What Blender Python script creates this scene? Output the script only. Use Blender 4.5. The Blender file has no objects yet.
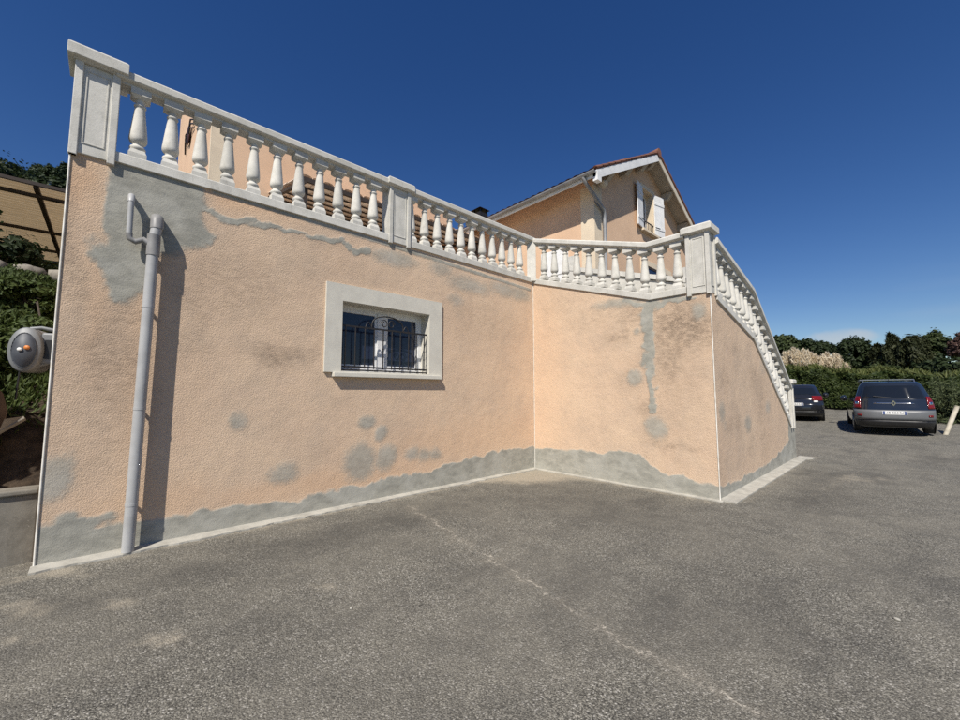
import bpy, bmesh, math, random
import numpy as np
from mathutils import Vector, noise, Matrix

rng = np.random.default_rng(7)
random.seed(7)
sc = bpy.context.scene
COL = sc.collection
R = math.radians

# ------------------------------------------------------------------ camera
F, CX, CY = 400.0, 480.0, 360.0            # photograph's focal length and centre in pixels (960x720)
CAM = np.array([-6.32, -5.20, 1.5])
PITCH = math.atan(33 / 400)
_fw = np.array([.680, .733, 0]); _fw /= np.linalg.norm(_fw)
_rt = np.array([_fw[1], -_fw[0], 0]); _up = np.array([0, 0, 1.0])
CF = _fw * math.cos(PITCH) + _up * math.sin(PITCH)
CU = _up * math.cos(PITCH) - _fw * math.sin(PITCH)
cd = bpy.data.cameras.new('camera'); cam = bpy.data.objects.new('camera', cd); COL.objects.link(cam)
cam.location = CAM
cam.rotation_euler = Vector(CF).to_track_quat('-Z', 'Y').to_euler()
cd.sensor_width = 36; cd.lens = 36 * F / 960; cd.clip_end = 3000; cd.clip_start = .05
sc.camera = cam

# ------------------------------------------------------------------ light
SUN = Vector((1.6, 1.0, -2.1)).normalized()          # the way the sunlight travels
EL = math.asin(-SUN.z)
AZ = math.atan2(-SUN.x, -SUN.y)                      # azimuth of the sun from +Y clockwise
world = bpy.data.worlds.new('World'); sc.world = world; world.use_nodes = True
wn = world.node_tree.nodes; wl = world.node_tree.links
wn.clear()
wo = wn.new('ShaderNodeOutputWorld'); wb = wn.new('ShaderNodeBackground')
sky = wn.new('ShaderNodeTexSky'); sky.sky_type = 'NISHITA'; sky.sun_disc = False
sky.sun_elevation = EL; sky.sun_rotation = AZ
sky.altitude = 300; sky.air_density = 1.05; sky.dust_density = .0; sky.ozone_density = 3.0
wb.inputs['Strength'].default_value = .068
# thin fair-weather cloud low on the horizon
tc = wn.new('ShaderNodeTexCoord'); mp = wn.new('ShaderNodeMapping'); mp.inputs['Scale'].default_value = (3, 3, 16)
mp.inputs['Location'].default_value = (.35, .1, .2)
cn = wn.new('ShaderNodeTexNoise'); cn.inputs['Scale'].default_value = 1.6; cn.inputs['Detail'].default_value = 6
cr = wn.new('ShaderNodeValToRGB'); cr.color_ramp.elements[0].position = .52; cr.color_ramp.elements[1].position = .78
sx = wn.new('ShaderNodeSeparateXYZ'); hr = wn.new('ShaderNodeMapRange')
hr.inputs[1].default_value = .03; hr.inputs[2].default_value = .22; hr.inputs[3].default_value = .18; hr.inputs[4].default_value = 0
ml = wn.new('ShaderNodeMath'); ml.operation = 'MULTIPLY'
mx = wn.new('ShaderNodeMix'); mx.data_type = 'RGBA'
mx.inputs[7].default_value = (7.5, 7.4, 7.4, 1)
wl.new(tc.outputs['Generated'], mp.inputs[0]); wl.new(mp.outputs[0], cn.inputs['Vector']); wl.new(cn.outputs[0], cr.inputs[0])
wl.new(tc.outputs['Generated'], sx.inputs[0]); wl.new(sx.outputs[2], hr.inputs[0])
wl.new(cr.outputs[0], ml.inputs[0]); wl.new(hr.outputs[0], ml.inputs[1])
hs_ = wn.new('ShaderNodeHueSaturation'); hs_.inputs['Saturation'].default_value = 1.29; hs_.inputs['Hue'].default_value = .5135; hs_.inputs['Value'].default_value = 1.06
_d0 = Vector(CF + _rt*(836-CX)/F + CU*(CY-338)/F).normalized(); _th = Vector((-_d0.y, _d0.x, 0)).normalized(); _tv = _d0.cross(_th).normalized()
_nv = wn.new('ShaderNodeVectorMath'); _nv.operation = 'NORMALIZE'; wl.new(tc.outputs['Generated'], _nv.inputs[0])
def _wm(op, a, b=0.0):
    n = wn.new('ShaderNodeMath'); n.operation = op
    for i_, q_ in enumerate((a, b)):
        if isinstance(q_, (int, float)): n.inputs[i_].default_value = q_
        else: wl.new(q_, n.inputs[i_])
    return n.outputs[0]
def _dot(vec, k):
    n = wn.new('ShaderNodeVectorMath'); n.operation = 'DOT_PRODUCT'; wl.new(_nv.outputs[0], n.inputs[0]); n.inputs[1].default_value = vec
    return _wm('POWER', _wm('ABSOLUTE', _wm('DIVIDE', n.outputs['Value'], k)), 2.0)
_n2 = wn.new('ShaderNodeTexNoise'); _n2.inputs['Scale'].default_value = 22; _n2.inputs['Detail'].default_value = 6; wl.new(_nv.outputs[0], _n2.inputs['Vector'])
_r = _wm('ADD', _wm('ADD', _dot(_th, .055), _dot(_tv, .016)), _wm('MULTIPLY', _wm('SUBTRACT', _n2.outputs[0], .5), 2.4))
_front = wn.new('ShaderNodeVectorMath'); _front.operation = 'DOT_PRODUCT'; wl.new(_nv.outputs[0], _front.inputs[0]); _front.inputs[1].default_value = _d0
_mr = wn.new('ShaderNodeMapRange'); _mr.interpolation_type = 'SMOOTHSTEP'; wl.new(_r, _mr.inputs[0])
for i_, q_ in enumerate((.2, 1.4, .5, 0.0)): _mr.inputs[i_+1].default_value = q_
_cl = _wm('MULTIPLY', _mr.outputs[0], _wm('GREATER_THAN', _front.outputs['Value'], 0.0))
wl.new(sky.outputs[0], hs_.inputs['Color']); wl.new(hs_.outputs[0], mx.inputs[6]); wl.new(_wm('MAXIMUM', ml.outputs[0], _cl), mx.inputs[0]); wl.new(mx.outputs[2], wb.inputs[0]); wl.new(wb.outputs[0], wo.inputs[0])
sd = bpy.data.lights.new('sun', 'SUN'); so = bpy.data.objects.new('sun', sd); COL.objects.link(so)
sd.energy = 5.0; sd.angle = R(.53); sd.color = (1, .945, .86)
so.rotation_euler = SUN.to_track_quat('-Z', 'Y').to_euler(); so.location = (-12, -10, 20)
vs = sc.view_settings
sc.display_settings.display_device = 'sRGB'
vs.view_transform = 'Standard'; vs.look = 'None'; vs.gamma = 1; vs.use_curve_mapping = False
vs.exposure = .22
sc.render.engine = 'CYCLES'
sc.cycles.use_denoising = False
sc.cycles.sample_clamp_indirect = 4; sc.cycles.max_bounces = 6; sc.cycles.transparent_max_bounces = 8

# ------------------------------------------------------------------ helpers
def ray(x, y): return CF + _rt * (x - CX) / F + CU * (CY - y) / F
def on(ax, c, x, y):
    d = ray(x, y); return CAM + d * ((c - CAM[ax]) / d[ax])
def depth(x, y, D):
    d = ray(x, y); return CAM + d * (D / (d @ _fw))

class MB:
    """collects geometry for ONE mesh object"""
    def __init__(s): s.v = []; s.f = []; s.sm = []
    def add(s, vs, fs, smooth=False):
        o = len(s.v); s.v += [tuple(map(float, p)) for p in vs]
        s.f += [tuple(i + o for i in f) for f in fs]; s.sm += [smooth] * len(fs); return s
    def box(s, a, b, M=None):
        (x0, y0, z0), (x1, y1, z1) = a, b
        vs = [(x0,y0,z0),(x1,y0,z0),(x1,y1,z0),(x0,y1,z0),(x0,y0,z1),(x1,y0,z1),(x1,y1,z1),(x0,y1,z1)]
        if M is not None: vs = [M @ Vector(p) for p in vs]
        return s.add(vs, [(0,3,2,1),(4,5,6,7),(0,1,5,4),(1,2,6,5),(2,3,7,6),(3,0,4,7)])
    def hexa(s, bot, top):
        return s.add(list(bot) + list(top), [(0,3,2,1),(4,5,6,7),(0,1,5,4),(1,2,6,5),(2,3,7,6),(3,0,4,7)])
    def prism(s, poly, axis, a, b):
        """polygon (2d, ccw) extruded along an axis between a and b"""
        def P(p, t):
            if axis == 0: return (t, p[0], p[1])
            if axis == 1: return (p[0], t, p[1])
            return (p[0], p[1], t)
        n = len(poly); vs = [P(p, a) for p in poly] + [P(p, b) for p in poly]
        fs = [tuple(range(n)), tuple(range(2*n-1, n-1, -1))] + [(i, i+n, (i+1) % n + n, (i+1) % n) for i in range(n)]
        return s.add(vs, fs)
    def sweep(s, prof, path, up=(0,0,1)):
        """profile (side, up) swept through path with mitred vertical sections: side = horizontal normal of path"""
        n = len(prof); vs = []
        for i, p in enumerate(path):
            p = Vector(p)
            a = Vector(path[max(i-1, 0)]); b = Vector(path[min(i+1, len(path)-1)])
            d = (b - a); d.z = 0; d.normalize(); side = Vector((d.y, -d.x, 0))
            for (q, h) in prof: vs.append(p + side * q + Vector((0, 0, h)))
        m = len(path); fs = []
        for i in range(m-1):
            for j in range(n):
                k = (j+1) % n
                fs.append((i*n+j, i*n+k, (i+1)*n+k, (i+1)*n+j))
        fs += [tuple(range(n-1, -1, -1)), tuple((m-1)*n + j for j in range(n))]
        return s.add(vs, fs)
    def tube(s, path, r, seg=10, caps=True):
        path = [Vector(p) for p in path]; m = len(path); vs = []
        rs = r if isinstance(r, (list, tuple)) else [r]*m
        t0 = (path[1]-path[0]).normalized()
        ref = Vector((0,0,1)) if abs(t0.z) < .9 else Vector((1,0,0))
        nrm = t0.cross(ref).normalized()
        for i, p in enumerate(path):
            t = (path[min(i+1, m-1)] - path[max(i-1, 0)]).normalized()
            nrm = (nrm - t * nrm.dot(t)).normalized(); bn = t.cross(nrm)
            for k in range(seg):
                a = 2*math.pi*k/seg; vs.append(p + (nrm*math.cos(a) + bn*math.sin(a)) * rs[i])
        fs = []
        for i in range(m-1):
            for k in range(seg):
                l = (k+1) % seg; fs.append((i*seg+k, i*seg+l, (i+1)*seg+l, (i+1)*seg+k))
        s.add(vs, fs, True)
        if caps:
            s.add(vs[:seg], [tuple(range(seg-1, -1, -1))]); s.add(vs[-seg:], [tuple(range(seg))])
        return s
    def lathe(s, prof, c=(0,0,0), seg=16, M=None):
        vs = []
        for (r, z) in prof:
            for k in range(seg):
                a = 2*math.pi*k/seg; vs.append(Vector((r*math.cos(a), r*math.sin(a), z)))
        if M is not None: vs = [M @ p for p in vs]
        vs = [p + Vector(c) for p in vs]; fs = []
        for i in range(len(prof)-1):
            for k in range(seg):
                l = (k+1) % seg; fs.append((i*seg+k, i*seg+l, (i+1)*seg+l, (i+1)*seg+k))
        s.add(vs, fs, True)
        s.add(vs[:seg], [tuple(range(seg-1, -1, -1))]); s.add(vs[-seg:], [tuple(range(seg))])
        return s
    def mesh(s, name):
        me = bpy.data.meshes.new(name); me.from_pydata(s.v, [], s.f)
        me.polygons.foreach_set('use_smooth', s.sm); me.update(); return me
    def build(s, name, m, parent=None, bevel=0):
        o = bpy.data.objects.new(name, s.mesh(name)); COL.objects.link(o)
        if m is not None: o.data.materials.append(m)
        o.parent = parent
        if bevel:
            b = o.modifiers.new('bevel', 'BEVEL'); b.width = bevel; b.segments = 2; b.limit_method = 'ANGLE'; b.angle_limit = R(35)
        return o

def tag(o, label=None, cat=None, group=None, kind=None):
    if label: o['label'] = label
    if cat: o['category'] = cat
    if group: o['group'] = group
    if kind: o['kind'] = kind
    return o
def thing(name, label, cat, loc=(0,0,0), rz=0, group=None):
    o = bpy.data.objects.new(name, None); COL.objects.link(o); o.empty_display_size = .2
    o.location = loc; o.rotation_euler = (0, 0, rz); return tag(o, label, cat, group)
def inst(name, me, m, parent, loc=(0,0,0), rot=(0,0,0), scale=(1,1,1)):
    o = bpy.data.objects.new(name, me); COL.objects.link(o); o.parent = parent
    o.location = loc; o.rotation_euler = rot; o.scale = scale
    if m is not None and not me.materials: me.materials.append(m)
    return o

# ------------------------------------------------------------------ materials
class NT:
    def __init__(s, name):
        s.m = bpy.data.materials.new(name); s.m.use_nodes = True; s.t = s.m.node_tree; s.n = s.t.nodes; s.l = s.t.links
        s.b = s.n['Principled BSDF']; s.out = s.n['Material Output']
        s.co = s.n.new('ShaderNodeTexCoord').outputs['Object']
    def lk(s, a, b):
        if isinstance(a, (int, float)): b.default_value = a
        elif isinstance(a, (tuple, list)): b.default_value = tuple(a) + ((1,) if len(a) == 3 and b.type == 'RGBA' else ())
        else: s.l.new(a, b)
    def noise(s, scale, detail=4, rough=.55, vec=None, dist=0, out=0):
        n = s.n.new('ShaderNodeTexNoise'); n.inputs['Scale'].default_value = scale; n.inputs['Detail'].default_value = detail
        n.inputs['Roughness'].default_value = rough; n.inputs['Distortion'].default_value = dist
        s.l.new(vec or s.co, n.inputs['Vector']); return n.outputs[out]
    def voro(s, scale, feature='F1', out='Distance', vec=None):
        n = s.n.new('ShaderNodeTexVoronoi'); n.feature = feature; n.inputs['Scale'].default_value = scale
        s.l.new(vec or s.co, n.inputs['Vector']); return n.outputs[out]
    def mapping(s, scale=(1,1,1), rot=(0,0,0), vec=None):
        n = s.n.new('ShaderNodeMapping'); n.inputs['Scale'].default_value = scale; n.inputs['Rotation'].default_value = rot
        s.l.new(vec or s.co, n.inputs['Vector']); return n.outputs[0]
    def math(s, op, a, b=0, c=None, clamp=False):
        n = s.n.new('ShaderNodeMath'); n.operation = op; n.use_clamp = clamp
        s.lk(a, n.inputs[0]); s.lk(b, n.inputs[1])
        if c is not None: s.lk(c, n.inputs[2])
        return n.outputs[0]
    def rng(s, v, a, b, c=0, d=1):
        n = s.n.new('ShaderNodeMapRange'); n.interpolation_type = 'SMOOTHSTEP'
        s.lk(v, n.inputs[0])
        for i, q in enumerate((a, b, c, d)): n.inputs[i+1].default_value = q
        return n.outputs[0]
    def mix(s, fac, a, b, mode='MIX'):
        n = s.n.new('ShaderNodeMix'); n.data_type = 'RGBA'; n.blend_type = mode
        s.lk(fac, n.inputs[0]); s.lk(a, n.inputs[6]); s.lk(b, n.inputs[7]); return n.outputs[2]
    def attr(s, name, out='Fac'):
        n = s.n.new('ShaderNodeAttribute'); n.attribute_name = name; return n.outputs[out]
    def rand(s): return s.n.new('ShaderNodeObjectInfo').outputs['Random']
    def bump(s, h, strength=.3, dist=.01, nrm=None):
        n = s.n.new('ShaderNodeBump'); n.inputs['Strength'].default_value = strength; n.inputs['Distance'].default_value = dist
        s.l.new(h, n.inputs['Height'])
        if nrm is not None: s.l.new(nrm, n.inputs['Normal'])
        return n.outputs[0]
    def done(s, col=None, rough=.7, metal=0, nrm=None, spec=.5):
        if col is not None: s.lk(col, s.b.inputs['Base Color'])
        s.lk(rough, s.b.inputs['Roughness']); s.b.inputs['Metallic'].default_value = metal
        s.b.inputs['Specular IOR Level'].default_value = spec
        if nrm is not None: s.l.new(nrm, s.b.inputs['Normal'])
        return s.m

def simple(name, c1, c2=None, scale=6, rough=.6, metal=0, bump=0, bscale=60, spec=.5, rand=0):
    t = NT(name); c2 = c2 or tuple(v*.82 for v in c1)
    f = t.rng(t.noise(scale, 5), .35, .68)
    col = t.mix(f, c1, c2)
    if rand:
        k = t.math('ADD', t.math('MULTIPLY', t.rand(), rand), 1 - rand/2)
        cc = t.n.new('ShaderNodeCombineColor')
        for i in range(3): t.l.new(k, cc.inputs[i])
        col = t.mix(1, col, cc.outputs[0], 'MULTIPLY')
    nrm = t.bump(t.noise(bscale, 4), bump, .01) if bump else None
    return t.done(col, rough, metal, nrm, spec)

# stucco: two render colours, repair mortar and stains come from attributes with shapes of their own
def stucco_mat():
    t = NT('pink_roughcast_render')
    big = t.rng(t.noise(.9, 5, .6), .3, .7); mid = t.rng(t.noise(7, 6, .65), .3, .7); fine = t.noise(95, 5, .8)
    col = t.mix(big, (.70, .53, .373), (.638, .468, .328))
    col = t.mix(t.math('MULTIPLY', mid, .35), col, (.73, .54, .395))
    col = t.mix(t.rng(t.noise(1.7, 7, .72, dist=.4), .40, .70, 0, .46), col, (.50, .395, .30))
    col = t.mix(t.math('MULTIPLY', t.rng(t.noise(2.2, 6, .7, t.mapping((1, 1, .25))), .5, .75), .22), col, (.46, .36, .28))
    col = t.mix(t.rng(fine, .30, .50, .5, 0), col, (.36, .255, .18))
    col = t.mix(t.rng(t.noise(26, 6, .78), .50, .72, 0, .32), col, (.47, .355, .26))
    col = t.mix(t.rng(t.noise(48, 3, .6), .64, .72, 0, .5), col, (.80, .64, .50))
    col = t.mix(t.rng(t.noise(6, 7, .75, t.mapping((1, 1, 5))), .5, .8, 0, .30), col, (.42, .325, .245))
    warm = t.attr('warm'); col = t.mix(t.math('MULTIPLY', warm, .6), col, (.70, .44, .26))
    # mildew
    st = t.math('MULTIPLY', t.attr('stain'), t.rng(t.math('ADD', t.noise(9, 8, .7, t.mapping((1, 1, 2.2))), t.math('MULTIPLY', t.attr('stain'), .07)), .40, .68, .32, 1))
    st = t.math('MULTIPLY', st, t.rng(t.noise(75, 3, .7), .3, .6, .45, 1.2))
    col = t.mix(t.math('MULTIPLY', st, .9, clamp=True), col, (.22, .165, .12))
    # grey repair mortar
    pn = t.math('ADD', t.attr('patch'), t.math('MULTIPLY', t.math('SUBTRACT', t.noise(11, 7, .7), .5), .55))
    pf = t.rng(pn, .34, .66)
    sf = t.rng(t.math('ADD', t.attr('soft'), t.math('MULTIPLY', t.math('SUBTRACT', t.noise(24, 7, .75), .5), .75)), .24, .84, 0, .82)
    pf = t.math('MAXIMUM', pf, sf)
    gcol = t.mix(t.rng(t.noise(5, 6, .65, t.mapping((1, 1, 2.2))), .3, .72), (.385, .372, .318), (.265, .258, .222))
    gcol = t.mix(t.rng(t.noise(13, 6, .75, t.mapping((1, 1, 3.4), (0, .5, 0))), .5, .68, 0, .45), gcol, (.19, .19, .17))
    gcol = t.mix(t.rng(t.noise(2.5, 3), .45, .65, 0, .5), gcol, (.44, .43, .38))
    col = t.mix(pf, col, gcol)
    h1 = t.noise(120, 4, .75); h2 = t.voro(95)
    h = t.math('ADD', h1, t.math('MULTIPLY', h2, -.5))
    h = t.math('MULTIPLY', h, t.math('SUBTRACT', 1, t.math('MULTIPLY', pf, .72)))
    n1 = t.bump(h, .7, .010)
    n2 = t.bump(t.math('ADD', t.math('MULTIPLY', pf, .7), t.noise(4, 5)), .4, .03, n1)
    return t.done(col, .93, nrm=n2, spec=.2)
M_STUCCO = stucco_mat()

def cream_mat(name, c1, c2, rand=.1, grime=.5):
    t = NT(name); t.co = t.n.new('ShaderNodeNewGeometry').outputs['Position']
    col = t.mix(t.rng(t.noise(5, 6, .65), .35, .7), c1, c2)
    col = t.mix(t.rng(t.noise(16, 6, .8, t.mapping((1, 1, .22))), .56, .70, 0, grime*.7), col, (.27, .255, .22))
    g = t.rng(t.noise(3.5, 6, .75, t.mapping((1, 1, .4))), .52, .74)
    col = t.mix(t.math('MULTIPLY', g, grime), col, (.34, .32, .28))
    col = t.mix(t.rng(t.noise(55, 3, .7), .25, .42, .5, 0), col, (.38, .36, .31))
    k = t.math('ADD', t.math('MULTIPLY', t.rand(), rand), 1 - rand/2)
    cc = t.n.new('ShaderNodeCombineColor')
    for i in range(3): t.l.new(k, cc.inputs[i])
    col = t.mix(1, col, cc.outputs[0], 'MULTIPLY')
    return t.done(col, .85, nrm=t.bump(t.noise(70, 5, .7), .25, .006), spec=.25)
M_STONE = cream_mat('cast_white_concrete', (.62, .60, .545), (.50, .485, .435), .16, .6)
M_SURR = cream_mat('cream_window_render', (.60, .575, .50), (.54, .515, .45), .02, .15)
M_FOOT = cream_mat('pale_footing_concrete', (.45, .43, .375), (.31, .295, .255), .08, .8)
M_BEAD = simple('white_corner_bead', (.80, .77, .70), (.62, .58, .50), 9, .6)
M_LOWC = cream_mat('weathered_grey_concrete', (.21, .195, .165), (.13, .12, .10), .05, .6)
M_PVC = simple('grey_pvc', (.40, .40, .395), (.33, .33, .325), 4, .45, bump=.05, bscale=20)
M_PVCD = simple('dark_grey_pvc', (.27, .265, .255), (.20, .195, .19), 8, .5)
M_ZINC = simple('zinc', (.33, .33, .33), (.24, .24, .245), 3, .5, .35)
M_WHITE = simple('white_paint', (.78, .78, .77), (.68, .68, .67), 5, .55, bump=.1, bscale=30)
M_CREAMP = simple('cream_paint', (.62, .55, .44), (.55, .49, .39), 3, .7)
M_SOFFIT = simple('soffit_boards', (.50, .44, .36), (.42, .37, .30), 3, .7)
M_HOUSE = simple('house_render', (.68, .47, .315), (.61, .415, .275), 1.2, .92, bump=.35, bscale=120)
M_HOUSEL = simple('house_corner_render', (.70, .59, .44), (.62, .52, .39), 2, .92, bump=.3, bscale=120)
M_TILE = simple('terracotta_tile', (.20, .085, .05), (.13, .055, .036), 5, .85, bump=.3, bscale=40, rand=.45)
M_TILEP = simple('pale_terracotta', (.82, .68, .56), (.74, .58, .46), 4, .85, bump=.3, bscale=40, rand=.3)
M_DARKW = simple('dark_stained_wood', (.045, .03, .022), (.03, .02, .015), 10, .7)
M_IRON = simple('black_wrought_iron', (.02, .02, .021), (.035, .03, .028), 20, .5, .3)
M_BLACK = simple('black_plastic', (.014, .014, .015), (.02, .02, .02), 8, .45)
M_REED = None
def glass_dark(name, c=(.012, .016, .03), rough=.04):
    t = NT(name); f = t.noise(1.2, 2)
    return t.done(t.mix(f, c, tuple(v*1.6 for v in c)), rough, spec=.6)
M_GLASS = glass_dark('navy_window_pane', (.012, .016, .034), .12)
M_CARGLASS = glass_dark('tinted_car_glass', (.008, .010, .013), .03)
def carpaint(name, c):
    t = NT(name); fl = t.noise(900, 1)
    m = t.done(t.mix(t.rng(fl, .45, .7), c, tuple(v*1.5 for v in c)), .16, 0, spec=.25)
    t.b.inputs['Coat Weight'].default_value = 1; t.b.inputs['Coat Roughness'].default_value = .04
    return m
M_PAINT = carpaint('dark_slate_car_paint', (.013, .017, .025))
M_PAINT2 = carpaint('black_car_paint', (.014, .015, .018))
M_BUMP = simple('grey_bumper', (.13, .135, .14), (.11, .115, .12), 3, .45)
M_RED = simple('red_lamp_lens', (.19, .010, .009), (.11, .006, .006), 30, .12, bump=.2, bscale=150)
M_CHROME = simple('chrome', (.7, .7, .7), (.6, .6, .6), 3, .12, 1)
M_PLATE = simple('number_plate', (.78, .78, .76), (.72, .72, .70), 6, .4)
M_BLUE = simple('plate_blue', (.06, .09, .25), (.05, .08, .2), 6, .4)
M_TYRE = simple('tyre_rubber', (.018, .018, .018), (.026, .025, .024), 10, .85)
M_ALLOY = simple('alloy', (.35, .35, .36), (.28, .28, .29), 4, .3, .8)
M_CLAY = simple('brown_clay', (.085, .052, .035), (.055, .035, .025), 4, .85, bump=.3, bscale=25)
M_BARK = simple('bark', (.10, .075, .055), (.05, .038, .028), 6, .95, bump=.8, bscale=18)
M_POST = simple('pale_wooden_post', (.55, .50, .40), (.40, .36, .28), 6, .85, bump=.4, bscale=20)
M_REEL = simple('grey_plastic', (.21, .222, .23), (.17, .18, .185), 4, .5)
M_REELD = simple('dark_grey_plastic', (.075, .085, .10), (.055, .06, .075), 8, .55)
M_ORANGE = simple('orange_plastic', (.65, .22, .05), (.55, .18, .04), 8, .5)
M_STONES = simple('garden_stone', (.30, .27, .22), (.18, .16, .13), 4, .95, bump=.6, bscale=14, rand=.3)

def leaf_mat(name, c_dark, c_light, trans=.25):
    t = NT(name); tint = t.attr('tint')
    col = t.mix(tint, c_dark, c_light)
    t.lk(col, t.b.inputs['Base Color']); t.b.inputs['Roughness'].default_value = .6; t.b.inputs['Specular IOR Level'].default_value = .25
    tr = t.n.new('ShaderNodeBsdfTranslucent'); t.lk(col, tr.inputs[0])
    ms = t.n.new('ShaderNodeMixShader'); ms.inputs[0].default_value = trans
    t.l.new(t.b.outputs[0], ms.inputs[1]); t.l.new(tr.outputs[0], ms.inputs[2]); t.l.new(ms.outputs[0], t.out.inputs[0])
    return t.m
L_DARK = leaf_mat('dark_evergreen_leaf', (.014, .025, .010), (.040, .058, .018))
L_HEDGE = leaf_mat('hedge_leaf', (.02, .036, .009), (.07, .092, .022))
L_MID = leaf_mat('mid_green_leaf', (.022, .036, .012), (.068, .088, .027))
L_CON = leaf_mat('conifer_needles', (.018, .026, .011), (.062, .068, .026))
L_BANK = leaf_mat('bank_leaf', (.035, .058, .014), (.10, .13, .034))
L_BROOM = leaf_mat('broom_stems', (.05, .07, .03), (.13, .15, .07))
L_RUST = leaf_mat('russet_leaf', (.06, .035, .028), (.15, .09, .07))
L_GRASS = leaf_mat('grass_blade', (.05, .07, .016), (.14, .15, .045))
L_PLUME = leaf_mat('pampas_plume', (.60, .51, .36), (.80, .71, .55), .45)
L_PINE = leaf_mat('pine_needles', (.02, .035, .016), (.06, .085, .035))

# ------------------------------------------------------------------ ground
def gz(x, y):
    x = np.asarray(x, float); y = np.asarray(y, float)
    t = np.clip((x - 5.6) / 3.0, 0, 1); s = t*t*(3-2*t)
    r = s * np.clip(x - 6.2, 0, None) * .046
    return np.minimum(r, .95)

def grid_mesh(name, xs, ys, zf):
    X, Y = np.meshgrid(xs, ys); Z = zf(X, Y)
    nx, ny = len(xs), len(ys)
    v = np.stack([X, Y, Z], -1).reshape(-1, 3)
    i = np.arange(ny-1)[:, None]*nx + np.arange(nx-1)[None, :]
    f = np.stack([i, i+1, i+nx+1, i+nx], -1).reshape(-1, 4)
    me = bpy.data.meshes.new(name); fill(me, v, f); return me, v
def fill(me, v, f, smooth=True):
    k = f.shape[1]
    me.vertices.add(len(v)); me.vertices.foreach_set('co', np.ascontiguousarray(v, np.float32).ravel())
    me.loops.add(f.size); me.loops.foreach_set('vertex_index', np.ascontiguousarray(f, np.int32).ravel())
    me.polygons.add(len(f)); me.polygons.foreach_set('loop_start', np.arange(0, f.size, k, dtype=np.int32))
    me.update(calc_edges=True)
    me.polygons.foreach_set('use_smooth', np.full(len(f), smooth))
def fattr(me, name, vals, dom='POINT'):
    a = me.attributes.new(name, 'FLOAT', dom); a.data.foreach_set('value', np.ascontiguousarray(vals, np.float32))
def nz(P, sc_, seed=0.0, octs=4):
    return np.array([noise.fractal((p[0]*sc_+seed, p[1]*sc_-seed, p[2]*sc_+2*seed), 1.0, 2.0, octs) for p in P])

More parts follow.
